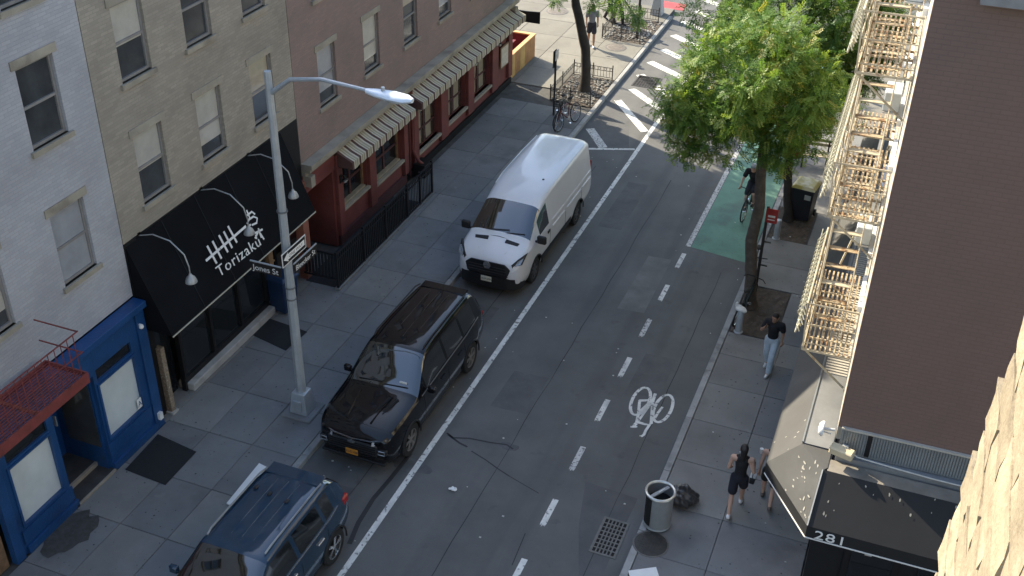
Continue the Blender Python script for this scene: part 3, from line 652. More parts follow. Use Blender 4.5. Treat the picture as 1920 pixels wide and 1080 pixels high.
for i, (a, b, z0, z1) in enumerate(wins):
    w = bx('window', m_wood if i < 2 else m_maroondk, b3, XF-.24, XF-.16, a, a+.08, z0, z1)
    bx('frame', m_wood if i < 2 else m_maroondk, w, XF-.24, XF-.16, b-.08, b, z0, z1)
    bx('frame', m_maroondk, w, XF-.22, XF-.18, (a+b)/2-.04, (a+b)/2+.04, z0, z1); bx('frame', m_maroondk, w, XF-.22, XF-.17, a+.08, b-.08, z0+.52, z0+.58)
    bx('pane', m_shopglass if i < 2 else glass('tan_glass', (.06, .05, .04), .08), w, XF-.215, XF-.205, a+.08, b-.08, z0, z1)
    bx('sill', m_lime, w, XF-.16, XF+.05, a-.03, b+.03, z0-.08, z0)
    if i >= 2:
        for q in (a+.22, (a+b)/2+.15): bx('blind', M('tan_blind', (.25, .21, .15), .8, var=.2), w, XF-.203, XF-.198, q, q+.38, z0+.05, z1-.5)
    else:
        bx('window_shelf', M('tan_shelf', (.28, .24, .17), .7, var=.2, scale=4), w, XF-.198, XF-.06, a+.09, b-.09, z0+.002, z0+.06)
co = MB().box(XF-.1, XF+.10, Y0, Y1+.1, 2.9, 3.02).box(XF-.1, XF+.24, Y0, Y1+.12, 3.021, 3.12).box(XF-.1, XF+.30, Y0, Y1+.16, 3.121, 3.24)
co.build('shop_cornice', m_lime, b3)
bx('cornice_bracket', m_lime, b3, XF+.001, XF+.24, 36.0, 36.25, 2.6, 2.899); bx('cornice_bracket', m_lime, b3, XF+.001, XF+.24, 21.82, 22.02, 2.6, 2.899)
MB().tube([(XF+.1, 27.88, 2.95), (XF+.1, 27.88, .95), (XF+.18, 28.05, .55), (XF+.32, 28.25, .30)], .05, 8).build('downpipe', m_maroon, b3, True)
MB().tube([(XF+.07, 27.72, 2.9), (XF+.07, 27.72, .1)], .028, 6).build('conduit', m_maroondk, b3, True)
bx('hatch_box', m_black, b3, XF+.03, XF+.42, 28.0, 28.55, .0, .42)
pst = bx('menu_case', m_wood, b3, XF+.062, XF+.10, 35.0, 35.75, .95, 1.75); bx('menu_sheet', M('menu_paper', (.5, .46, .38), .6, var=.25, scale=9), pst, XF+.101, XF+.106, 35.06, 35.69, 1.0, 1.70)
# striped awnings
m_cream = M('awning_cream', (.50, .46, .36), .8, var=.12, scale=4); m_awnbr = M('awning_brown', (.085, .04, .035), .8, var=.15, scale=4); m_olive = M('awning_olive', (.30, .27, .19), .8, var=.12, scale=4)
def striped(label, ya, yb, drop=0):
    t = thing('striped_awning', label, 'awning', (0, 0, 0), group='striped awnings of the maroon restaurant')
    period = .40; n = int(round((yb-ya)/period)); period = (yb-ya)/n
    seq = [(0, .27, m_awnbr, 'brown_stripe'), (.27, .40, m_cream, 'cream_stripe'), (.40, .56, m_olive, 'olive_stripe'), (.56, .64, m_cream, 'cream_stripe'), (.64, .84, m_olive, 'olive_stripe'), (.84, 1, m_cream, 'cream_stripe')]
    xw, zw, xo, zo, zv = XF+.04, 2.86, XF+.52, 2.62, 2.42
    for i in range(n):
        for a, b, mt, nm in seq:
            y0_, y1_ = ya+(i+a)*period, ya+(i+b)*period; mb = MB(); sc = lambda y: .03*abs(math.sin(math.pi*(y-ya)/period))
            prof = [(xw, zw), ((xw+xo)/2, (zw+zo)/2-.02), (xo, zo)]
            for (p0, q0), (p1, q1) in zip(prof[:-1], prof[1:]): mb.add([(p0, y0_, q0), (p0, y1_, q0), (p1, y1_, q1), (p1, y0_, q1)], [(0, 1, 2, 3)])
            mb.add([(xo, y0_, zo), (xo, y1_, zo), (xo+.004, y1_, zv-sc(y1_)), (xo+.004, y0_, zv-sc(y0_))], [(0, 1, 2, 3)])
            mb.build(nm, mt, t)
    for yy in (ya, yb):
        MB().poly([(xw, yy, zw), (xo, yy, zo), (xo, yy, zv), (xw, yy, zv)]).build('cheek', m_awnbr, t)
    MB().beam((xo-.02, ya+.01, zo-.03), (xo-.02, yb-.01, zo-.03), .03, .03).build('front_bar', m_black, t)
striped('shorter striped canvas awning beside the street lamp head', 23.45, 27.3); striped('longer striped canvas awning running to the dining box', 27.72, 36.3)
# globe lamps on the pilasters
for k, (yy, zz) in enumerate(((23.55, 2.0), (25.4, 2.15), (27.55, 2.25), (28.25, 2.2), (30.35, 2.15), (32.5, 2.1), (34.6, 2.05))):
    lab = ['white globe lamp beside the dark recess at the end of the maroon front', 'white globe lamp between the two windows under the shorter striped awning', 'white globe lamp just before the maroon downpipe', 'white globe lamp just past the maroon downpipe', 'white globe lamp between first and second windows past the downpipe', 'white globe lamp between second and third windows past the downpipe', 'white globe lamp between the last maroon window and the menu case'][k]
    t = thing('wall_lamp', lab, 'lamp', (XF+.06, yy, zz), group='globe lamps on the maroon pilasters')
    MB().box(0, .03, -.05, .05, -.1, .14).build('back_plate', m_black, t); MB().tube([(.02, 0, .1), (.12, 0, .14), (.15, 0, .07)], .014, 6).build('arm', m_black, t)
    MB().ball((.15, 0, 0), .065, 12, 8).build('globe', m_white, t, True); MB().lathe([(.085, .03), (.05, .07), (.01, .08)], (.15, 0, 0), 12).build('cap', m_black, t)
    MB().tube([(.15+.075*math.cos(a_), .075*math.sin(a_), 0) for a_ in np.linspace(0, 2*math.pi, 12, endpoint=False)], .008, 5, closed=True).build('cage_ring', m_black, t)
# projecting black sign at the end
v = GY(975, 28, 36.55); sg = thing('hanging_sign', 'black sign board projecting past the end of the striped awning', 'sign', (XF, 36.5, v.z))
MB().box(.12, .98, -.025, .025, -.2, .2).build('board', m_black, sg); MB().beam((-.0, 0, .16), (.98, 0, .215), .03, .03).build('bracket', m_black, sg)
# railing round the cellar entrance
m_rail = M('black_railing', (.018, .018, .02), .45, .3, .2, 6)
fc = thing('area_railing', 'black metal railing with close bars round the cellar steps', 'railing', (0, 0, 0))
fx, fy0, fy1 = -13.04, 21.38, 27.15; zt = 1.08
MB().box(fx-.02, fx+.02, fy0, fy1, zt-.04, zt).build('top_rail', m_rail, fc); MB().box(fx-.018, fx+.018, fy0, fy1, .08, .12).build('bottom_rail', m_rail, fc); MB().box(fx-.016, fx+.016, fy0, fy1, zt-.2, zt-.17).build('mid_rail', m_rail, fc)
MB().box(XF+.06, fx-.02, fy0-.02, fy0+.02, zt-.04, zt).build('top_rail', m_rail, fc); MB().box(XF+.06, fx-.02, fy0-.018, fy0+.018, .28, .32).build('bottom_rail', m_rail, fc)
for yy in np.arange(fy0+.1, fy1, .1): MB().box(fx-.009, fx+.009, yy-.009, yy+.009, .1, zt-.02).build('bar', m_rail, fc)
for xx in np.arange(XF+.12, fx-.05, .1): MB().box(xx-.009, xx+.009, fy0-.009, fy0+.009, .3, zt-.02).build('bar', m_rail, fc)
for yy in (fy0, fy0+1.45, fy0+2.75, fy0+4.1, fy0+4.95, fy1): MB().box(fx-.03, fx+.03, yy-.03, yy+.03, 0, zt+.05).build('post', m_rail, fc)
m_sheet = M('ribbed_sheet', (.05, .053, .058), .5, .3, .2, 3)
sh = MB()
for (y_a, y_b) in ((fy0+.05, fy0+4.05),):
    for yy in np.arange(y_a, y_b, .1): sh.box(fx-.05, fx-.03, yy, yy+.06, .12, zt-.06)
sh.build('ribbed_backing', m_sheet, fc)
sh = MB()
for xx in np.arange(XF+.1, fx-.08, .1): sh.box(xx, xx+.06, fy0+.03, fy0+.045, .32, zt-.06)
sh.build('ribbed_backing', m_sheet, fc)
MB().box(fx-.08, fx+.06, fy0-.06, fy1+.06, 0, .07).build('kerb', m_slabB, fc)
MB().box(XF+.04, fx-.06, fy0+.06, fy1-.6, -.03, .012).build('cellar_opening', M('cellar_dark', (.02, .02, .022), .9), fc)
# outdoor dining box
dn = thing('dining_box', 'orange timber dining enclosure with a red inside at the sunny corner', 'dining enclosure', (0, 0, 0))
m_orange = M('orange_timber', (.38, .18, .06), .6, var=.2, scale=3, bump=.15, bscale=25); m_yel = M('yellow_timber', (.52, .32, .10), .6, var=.2, scale=3); m_redin = M('red_inside', (.16, .02, .03), .6, var=.2)
dx0, dx1, dy0, dy1, dh = -16.6, -14.2, 36.42, 39.05, .92
ys_ = np.linspace(dy0, dy1, 6)
for i, (a, b) in enumerate(zip(ys_[:-1], ys_[1:])): MB().rbox(dx1-.06, dx1, a+.004, b-.004, 0, dh-.05, .006).build('panel', m_yel if i in (0, 2) else m_orange, dn)
for i, (a, b) in enumerate(zip(np.linspace(dx0, dx1-.06, 5)[:-1], np.linspace(dx0, dx1-.06, 5)[1:])): MB().rbox(a+.004, b-.004, dy1-.06, dy1, 0, dh-.05, .006).build('panel', m_orange, dn)
MB().box(dx0, dx1+.02, dy1-.16, dy1+.02, dh-.048, dh).box(dx1-.14, dx1+.02, dy0, dy1-.161, dh-.048, dh).build('top_rail', M('rail_orange', (.62, .34, .13), .5, var=.15), dn)
MB().box(dx1-.10, dx1-.062, dy0, dy1-.2, .05, dh-.06).box(dx0, dx1-.1, dy1-.11, dy1-.07, .05, dh-.06).build('lining', m_redin, dn); MB().box(dx0, dx1-.11, dy0, dy1-.12, 0, .03).build('deck', m_redin, dn)
for (cx, cy) in ((-15.2, 38.1), (-15.35, 37.0)):
    lab = 'small dark red table set with white plates behind the orange rail, far one' if cy > 37.5 else 'small dark table with crockery beside the maroon wall in the dining box'
    tb = thing('dining_table', lab, 'table', (cx, cy, .03)); MB().box(-.42, .42, -.38, .38, .70, .74).build('top', m_redin if cy > 37.5 else m_black, tb); MB().cyl((0, 0, .02), (0, 0, .70), .035).build('leg', m_black, tb); MB().lathe([(.25, 0), (.25, .02), (.04, .04)], n=16).build('base', m_black, tb)
    for q, (ax, ay) in enumerate(((-.22, .14), (.2, .16), (.2, -.16), (-.2, -.16))):
        pl = MB().lathe([(.06, 0), (.12, .018), (.125, .022), (.06, .008), (.001, .006)], n=16).build('plate', m_white, loc=(cx+ax, cy+ay, .771), smooth=True); tag(pl, 'white plate laid on the far dining table' if cy > 37.5 else 'white plate laid on the near dining table', 'plate', 'plates on the dining tables')
def simple_chair(label, x, y, rz):
    t = thing('dining_chair', label, 'chair', (x, y, .03), rz, )
    MB().box(-.2, .2, -.2, .2, .43, .46).build('seat', m_black, t, bevel=.01); MB().box(-.2, .2, .18, .21, .55, .86).build('backrest', m_black, t, bevel=.01)
    for sx in (-.18, .18):
        for sy in (-.18, .18): MB().box(sx-.015, sx+.015, sy-.015, sy+.015, 0, .86 if sy > 0 else .43).build('leg', m_black, t)
simple_chair('black chair between the two dining tables', -14.95, 37.58, R(20)); simple_chair('black chair by the maroon wall in the dining box', -15.9, 36.9, R(80))
# ================================================================== RIGHT SIDE: CORNER BUILDING
m_brownwall_plain = M('brown_painted_wall', (.150, .098, .082), .62, var=.12, scale=.9, bump=.2, bscale=30, spec=.5, detail=8,
                spots=[((.11, .078, .066), .5, .52, .25, .6)], streak=((.21, .16, .14), (.9, 1, 16), .64, .12, .45))
m_brownwall = brickmat('brown_painted_brick', (.180, .115, .096), (.170, .109, .091), (.148, .097, .082), 'xz', .21, .072, .55, (.13, .092, .078))
m_facade = M('cream_painted_front', (.43, .40, .34), .8, var=.15, scale=2, bump=.2, bscale=50, spots=[((.34, .28, .2), 2, .6, .12, .5)])
m_zinc = M('grey_corrugated', (.23, .25, .26), .45, .3, .15, 2)
m_greymetal = M('grey_flashing', (.25, .26, .27), .5, .3, .2, 2, spots=[((.12, .12, .12), 2, .58, .15, .5)])
m_awn = M('dusty_sunlit_canvas', (.068, .068, .066), .85, var=.12, scale=1.2, bump=.12, bscale=150, spots=[((.12, .12, .115), 1.2, .6, .2, .4)])  # dusty canvas, greyed for the slopes the sun hits
m_awnf = M('black_canvas_front', (.009, .0095, .011), .8, var=.2, scale=1.5)
BR = thing('corner_building', 'tall corner building with brown painted side wall over a black awning', 'building', (-.07, 15.7, 0), R(1.5))
m_jambr = M('dark_shopfront', (.012, .012, .013), .4, .1, .2, 5)
# body: side wall to the side street, street front, roof
bx('side_wall', m_brownwall, BR, -.012, 13, 0, .3, 3.92, 14.6)
hol = []
for z in (4.9, 7.7, 10.4, 12.6):
    for y in (2.4, 4.4, 7.4, 9.6, 12.4, 14.8, 17.4): hol.append((y, y+.95, z, z+1.45 if z < 12 else 14.0))
wall_with_holes('front_wall', m_facade, BR, -.01, .24, .301, 20.3, 3.42, 14.6, hol)
for (a, b, z0, z1) in hol:
    w = bx('window', m_white, BR, .12, .17, a, a+.06, z0, z1); bx('frame', m_white, w, .12, .17, b-.06, b, z0, z1); bx('frame', m_white, w, .12, .17, a+.06, b-.06, z1-.06, z1); bx('frame', m_white, w, .11, .165, a+.06, b-.06, (z0+z1)/2-.03, (z0+z1)/2+.03)
    bx('pane', m_glassgrey, w, .14, .15, a+.06, b-.06, z0, z1-.06); bx('sill', m_white, w, -.09, .1, a-.1, b+.1, z0-.12, z0)
bx('rear_mass', m_brownwall, BR, .25, 13, .31, 20.3, .0, 14.3); bx('roof', m_roof, BR, .25, 13, .31, 20.3, 14.301, 14.4)
bx('parapet_cap', m_facade, BR, -.12, .26, -.03, 20.3, 14.601, 14.8)
bx('base_wall', m_jambr, BR, .05, .22, .05, 20.3, 0, 3.40)
# corrugated band on the side wall, with gap
cb = MB()
for i in range(150):
    x = .07+i*.045
    if .50 < x < .56: continue
    if x > 6.5: break
    cb.box(x, x+.03, -.035, -.002, 3.42, 3.90)
cb.box(.06, 6.6, -.015, -.003, 3.405, 3.915)
cb.build('corrugated_band', m_zinc, BR); bx('band_gap', m_black, BR, .49, .57, -.038, -.02, 3.44, 3.91)
bx('drip_edge', m_facade, BR, .05, 6.6, -.06, -.001, 3.918, 3.95)
bx('flashing', m_greymetal, BR, .05, 6.6, -.14, .0, 3.24, 3.40)
bx('duct', m_greymetal, BR, .55, 4.5, -.22, -.001, 11.32, 11.5); bx('duct', m_greymetal, BR, .55, 4.5, -.12, -.001, 11.501, 11.62)
MB().tube([(.05, -.08, 3.62), (.4, -.17, 3.50), (1.0, -.19, 3.47), (1.6, -.17, 3.42), (2.3, -.16, 3.40), (3.5, -.16, 3.42)], .014, 6).build('cable', m_offwhite, BR, True)
# side shopfront and door below the awning
bx('shopfront', m_jambr, BR, -.05, 6.5, -.28, -.05, 0, 3.2)
d = bx('door', m_black, BR, .55, 1.5, -.33, -.281, .03, 2.15); bx('door_glass', m_shopglass, d, .67, 1.38, -.345, -.331, .2, 1.95)
bx('door_number_plate', m_offwhite, d, .88, 1.0, -.352, -.346, 1.55, 1.64); bx('lamp_plate', m_lime, BR, .55, .75, -.5, -.281, 2.26, 2.34)
bx('window', m_shopglass, BR, 1.8, 4.6, -.30, -.281, .6, 2.2)
bx('side_glazing', m_shopglass, BR, .03, .049, .6, 12, .5, 2.3)
# ---- wrap-round awning
AW = thing('corner_awning', 'black canvas corner awning with number 281 and pale droppings', 'awning', (0, 0, 0))
zt, zo, zv = 3.33, 2.66, 2.42
A_ = (-.60, 15.75, zt); B_ = (-.17, 15.22, zt-.02); Cc = (-1.14, 15.82, zo); D_ = (-.21, 14.5, zo); E_ = (-1.22, 30.5, zo); F_ = (-.74, 30.5, zt)
G_ = (4.6, 14.56, zo); H_ = (4.6, 15.28, zt-.02)
MB().add([A_, F_, E_, Cc], [(0, 1, 2, 3)]).build('street_slope', m_awn, AW)
MB().add([A_, Cc, D_, B_], [(0, 1, 2, 3)]).build('corner_slope', m_awn, AW)
MB().add([B_, D_, G_, H_], [(0, 1, 2, 3)]).build('side_slope', m_awnf, AW)  # same awning canvas, its shade put into a near-black colour
dn_ = lambda q: (q[0], q[1], zv)
va = MB()
for a, b in ((E_, Cc), (Cc, D_), (D_, G_)): va.add([a, b, dn_(b), dn_(a)], [(0, 1, 2, 3)])
va.build('valance', m_awnf, AW)
tr = MB()
for a, b in ((Cc, D_), (D_, G_)):
    tr.beam((a[0], a[1], zv-.012), (b[0], b[1], zv-.012), .02, .024)
tr.build('white_trim', m_white, AW)
MB().beam(Vector(B_)+Vector((0, 0, .012)), Vector(D_)+Vector((0, 0, .012)), .02, .015).build('hip_trim', M('hip_trim', (.4, .4, .38), .6), AW)
# flat tops between the awning and the walls
MB().box(-.60, -.10, 15.8, 30.5, zt-.05, zt-.012).build('street_top', M('awning_top', (.16, .165, .165), .7, var=.2, scale=1.4), AW)
MB().add([A_, (-.10, 15.75, zt-.013), (-.10, 15.3, zt-.013), B_], [(0, 1, 2, 3)]).build('corner_top', m_awn, AW)
MB().box(-.10, 4.6, 15.24, 15.55, zt-.07, zt-.025).build('side_top', M('side_top', (.20, .18, .15), .8, var=.3, scale=1.6, spots=[((.05, .05, .05), 1.6, .55, .08, .8)]), AW)
MB().beam((-.60, 15.8, zt+.0), (-.62, 30.5, zt), .025, .02).build('ridge_bar', m_zinc, AW)
rb = MB()
for yy in np.arange(18.0, 24, .09): rb.box(-.56, -.14, yy, yy+.05, zt-.011, zt+.004)
rb.build('ribbed_top', m_facade, AW)
# number on the valance
a = GY(1525, 1013, 14.5-.012); b = GY(1579, 1020, 14.5-.012)
tx = text_obj('number', '281', .26, m_let, AW, (a.x, 14.515-.03, 2.445), (1, .03, 0), (0, 0, 1), .004, 1.08)
xs_ = [v.co.x for v in tx.data.vertices]; k = (b.x-a.x)/(max(xs_)-min(xs_)); x00 = min(xs_)
for v in tx.data.vertices: v.co.x = a.x+(v.co.x-x00)*k
# droppings
dp = MB()
def drop_on(p0, u_, v_, n_, cnt, smax):
    for _ in range(cnt):
        s, t = random.random(), random.random()
        if s+t > 1.2: continue
        c = Vector(p0)+Vector(u_)*s+Vector(v_)*t+n_*.004; r = random.uniform(.008, smax); down = Vector(v_).normalized(); side = n_.cross(down).normalized(); pts = []
        for i in range(7):
            a_ = 2*math.pi*i/7; kk = random.uniform(.6, 1.2); pts.append(c+side*(r*kk*math.cos(a_))+down*(r*kk*random.uniform(1.4, 2.6)*math.sin(a_)))
        dp.poly(pts)
def nrm(a, b, c):
    n = (Vector(b)-Vector(a)).cross(Vector(c)-Vector(a)).normalized(); return n if n.z > 0 else -n
drop_on(B_, Vector(A_)-Vector(B_), Vector(D_)-Vector(B_), nrm(A_, Cc, D_), 17, .022); drop_on(Cc, Vector(A_)-Vector(Cc), Vector(D_)-Vector(Cc), nrm(A_, Cc, D_), 18, .020)
drop_on(B_, (2.2, 0, 0), Vector(D_)-Vector(B_), nrm(B_, D_, G_), 16, .018); drop_on(A_, (0, 2.2, 0), Vector(Cc)-Vector(A_), nrm(A_, F_, E_), 12, .016)
o = dp.build('droppings', M('pale_droppings', (.30, .29, .25), .8, var=.2), AW, recalc=False); tag(o, kind='stuff')
# flood light and beige box at the corner
fl = thing('flood_light', 'white oval flood light on the corner above the awning', 'light', (-.12, 15.66, 3.86))
MB().lathe([(.02, -.05), (.09, -.04), (.13, .0), (.135, .03), (.12, .045), (.001, .05)], (-.22, -.02, -.02), 18, 'x').build('head', m_white, fl, True); MB().cyl((0, 0, .0), (-.2, -.02, -.02), .025, n=8).cyl((-.05, 0, -.1), (-.2, -.02, -.07), .015, n=6).build('arm', m_offwhite, fl, True)
bb = thing('beige_speaker_box', 'small beige box mounted on the corner above the number 281', 'box', (.07, 15.5, 3.58), R(-14))
MB().rbox(-.20, .20, -.11, .08, -.07, .07, .02).build('case', M('beige_plastic', (.55, .46, .30), .5, var=.12), bb); MB().box(-.05, .05, .08, .16, -.03, .03).build('bracket', m_offwhite, bb)
# ---- fire escape
m_fe = M('cream_iron', (.42, .37, .27), .6, .05, .2, 4, .2, 60, spots=[((.24, .13, .06), 5, .62, .06, .7), ((.36, .26, .15), 9, .64, .1, .6)])
m_fer = M('rusty_cream_iron', (.36, .28, .175), .7, .05, .25, 5, .2, 60, spots=[((.20, .10, .04), 6, .52, .08, .85), ((.07, .04, .022), 11, .60, .05, .85)])
m_fel = M('pale_iron', (.46, .45, .35), .55, .05, .15, 5, spots=[((.3, .28, .2), 7, .6, .1, .5)])
FE = thing('fire_escape', 'cream iron fire escape with rusty slatted platforms and scroll railings', 'fire escape', (-.10, 15.7, 0), R(1.2))
XO = -.86
def seg_tube(pts, r, name, mat, n=5): return MB().tube(pts, r, n).build(name, mat, FE)
LV = [4.1, 6.88, 9.45, 12.2]
slat_me = {}
for li, z in enumerate(LV):
    for (ya, yb) in ((1.82, 4.75), (5.35, 6.5)):
        if li == 0 and ya > 5: continue
        for xx in np.linspace(XO+.05, -.05, 10): MB().box(xx-.017, xx+.017, ya, yb, z-.012, z).build('slat', m_fer, FE)
        for yy in np.arange(ya, yb+.01, .42): MB().box(XO, -.02, yy-.018, yy+.018, z-.05, z-.0125).build('cross_bearer', m_fe, FE)
        MB().box(XO-.025, XO+.015, ya, yb, z-.06, z+.035).build('edge_bar', m_fe, FE)
    MB().box(-.05, -.015, 1.82, 6.5, z-.06, z+.03).build('wall_bar', m_facade, FE)
    # outward-leaning railing
    ym = 6.5 if li else 4.75
    for dz_, r in ((.95, .018), (.52, .011), (.12, .011)): seg_tube([(-.02, 1.82, z+dz_), (XO-.06*dz_, 1.82, z+dz_), (XO-.06*dz_, ym, z+dz_)], r, 'rail', m_fe, 6)
    for yy in np.arange(1.82, ym+.05, .78): MB().beam((XO, yy, z), (XO-.06, yy, z+.97), .025, .025).build('rail_post', m_fe, FE)
    for xx in np.arange(XO+.15, -.05, .14): MB().beam((xx, 1.82, z), (xx, 1.82, z+.95), .012, .012).build('baluster', m_fe, FE)
    # scroll ornament in front of the rail
    for i, yy in enumerate(np.arange(1.95, ym-.05, .17)):
        xo = XO-.03; pts = []
        for k in range(17):
            t = k/16; a_ = t*2*math.pi*1.6; rr = .095*(1-.55*t); pts.append((xo-.09-.07*math.sin(t*3.1), yy+rr*math.cos(a_), z+.30+rr*math.sin(a_)*1.1))
        seg_tube(pts, .013, 'scroll', m_fel, 5)
        pts = [(xo-.05-.13*math.sin(math.pi*t), yy+.085*math.sin(2*math.pi*t), z+.40+.50*t) for t in np.linspace(0, 1, 9)]
        seg_tube(pts, .012, 'scroll', m_fel, 5)
        a_s = np.linspace(0, 2*math.pi, 10, endpoint=False)
        MB().tube([(xo-.12, yy+.075*math.cos(q), z+.86+.075*math.sin(q)) for q in a_s], .008, 5, closed=True).build('ring', m_fel, FE)
    # stair to the next platform
    if li+1 < len(LV):
        z2 = LV[li+1]; y0_, y1_ = 2.35, 5.4; n = 12
        for k in range(1, n):
            t = k/n; yy = y0_+(y1_-y0_)*t; zz = z+(z2-z)*t
            MB().box(XO+.06, XO+.60, yy-.07, yy+.07, zz-.012, zz+.006).build('tread', m_fer if k % 3 else m_fe, FE)
        for xx in (XO+.05, XO+.61): MB().beam((xx, y0_, z), (xx, y1_, z2), .018, .11).build('stringer', m_fe, FE)
        for xx in (XO+.05, XO+.61):
            MB().tube([(xx, y0_, z+.75), (xx, y1_, z2+.75)], .012, 6).build('handrail', m_fe, FE)
            for k in range(1, n, 3):
                t = k/n; yy = y0_+(y1_-y0_)*t; zz = z+(z2-z)*t; MB().beam((xx, yy, zz), (xx, yy, zz+.75), .012, .012).build('handrail_post', m_fe, FE)
    for yy in (1.9, 4.6):
        MB().beam((XO, yy, z-.06), (-.02, yy, z-.75), .03, .03).build('brace', m_fe, FE)
for xx, yy in ((XO-.02, 6.4), (XO-.02, 4.7)): MB().beam((xx, yy, 4.1), (xx, yy, 13), .03, .012).build('hanger', m_fe, FE)
MB().tube([(XO+.3, 4.9, 4.2), (XO+.55, 5.2, 5.2), (-.25, 5.35, 6.0), (-.12, 5.4, 6.7)], .022, 6).build('cable_loop', m_fe, FE)
# wall units on the front
def ac_unit(label, y, z):
    t = thing('air_conditioner', label, 'air conditioner', (-.14-.0175*(y-15.7), y, z), R(1)); MB().rbox(-.36, -.06, -.30, .30, 0, .36, .015).build('case', M('ac_case', (.50, .54, .56), .45, .1, .12, 3), t)
    g_ = MB()
    for k in range(9): g_.box(-.368, -.361, -.26, .26, .04+k*.033, .055+k*.033)
    g_.build('grille', m_greymetal, t); MB().box(-.34, -.06, -.33, .33, -.03, -.001).build('bracket', m_offwhite, t)
ac_unit('air conditioner in the wall beside the lowest fire escape stair', 20.5, 4.95); ac_unit('air conditioner in the wall above the middle fire escape platform', 20.5, 7.75); ac_unit('air conditioner in the wall at the upper fire escape platform', 18.55, 10.4)

# ---------- the pale stone building the view is taken from
NB = thing('stone_building', 'pale rough stone wall in full sun across the side street', 'building', (0, 0, 0))
m_stone = M('pale_rough_stone', (.235, .195, .135), .85, var=.25, scale=5, bump=.35, bscale=40, rnd=.13, spots=[((.15, .11, .07), 6, .58, .1, .6), ((.32, .285, .215), 5, .6, .15, .6)])
bx('core', m_stone, NB, .50, 14, -16, 3.05, -.35, 18); bx('footing', m_lime, NB, .45, 14, -16, 3.3, -.35, 4)
zz = 10.2; row = 0
while zz < 15.6:
    hgt = .19; y = 3.46-(.09 if row % 2 else 0)-max(0, (zz-13.0))*.22
    while y > .9:
        ln = .44 if row % 2 or y < 3.2 else .30; bm = bmesh.new(); bmesh.ops.create_cube(bm, size=1); bmesh.ops.subdivide_edges(bm, edges=bm.edges[:], cuts=2, use_grid_fill=True)
        for v in bm.verts:
            j = random.uniform(-.006, .006); v.co = Vector((.475+v.co.x*.07+(j if v.co.x < 0 else 0), y-ln/2+v.co.y*(ln-.014)+random.uniform(-.004, .004), zz+hgt/2+v.co.z*(hgt-.016)+random.uniform(-.003, .003)))
        me = bpy.data.meshes.new('stone_block'); bm.to_mesh(me); bm.free(); me.materials.append(m_stone); link('stone_block', me, NB)
        y -= ln
    zz += hgt; row += 1
bx('mortar', M('white_mortar', (.30, .27, .21), .9, var=.15, scale=8), NB, .452, .499, .8, 3.04, 10.2, 15.8)
# ================================================================== VEHICLES
m_tyre = M('tyre_rubber', (.012, .012, .012), .8, var=.2, scale=12); m_chrome = M('bright_metal', (.62, .63, .64), .22, .9, .1, 5); m_darkalloy = M('dark_alloy', (.24, .23, .215), .4, .5, .15, 8)
m_carglass = M('car_glass', (.006, .008, .009), .03, 0, .2, 1, spec=.75); m_carglass.node_tree.nodes['Principled BSDF'].inputs['Coat Weight'].default_value = 1.0; m_carglass.node_tree.nodes['Principled BSDF'].inputs['Coat IOR'].default_value = 1.95
m_trim = M('black_trim', (.012, .012, .013), .55, var=.2, scale=6)
m_lamp = M('headlamp_lens', (.30, .33, .36), .08, .2, .3, 18, spec=.8); m_redlamp = M('tail_lamp', (.30, .012, .015), .12, var=.2, spec=.7)
m_under = M('underbody', (.006, .006, .006), .9, var=.1)
def hermite(ts, vals, t):
    """monotone-ish cubic through (ts, vals)"""
    n = len(ts)
    if t <= ts[0]: return vals[0]
    if t >= ts[-1]: return vals[-1]
    i = 0
    while ts[i+1] < t: i += 1
    def slope(k):
        if k == 0: return (vals[1]-vals[0])/(ts[1]-ts[0])
        if k == n-1: return (vals[-1]-vals[-2])/(ts[-1]-ts[-2])
        a = (vals[k]-vals[k-1])/(ts[k]-ts[k-1]); b = (vals[k+1]-vals[k])/(ts[k+1]-ts[k])
        if a*b <= 0: return 0
        return 2*a*b/(a+b)
    h = ts[i+1]-ts[i]; s = (t-ts[i])/h; m0, m1 = slope(i)*h, slope(i+1)*h
    return (2*s**3-3*s**2+1)*vals[i]+(s**3-2*s**2+s)*m0+(-2*s**3+3*s**2)*vals[i+1]+(s**3-s**2)*m1
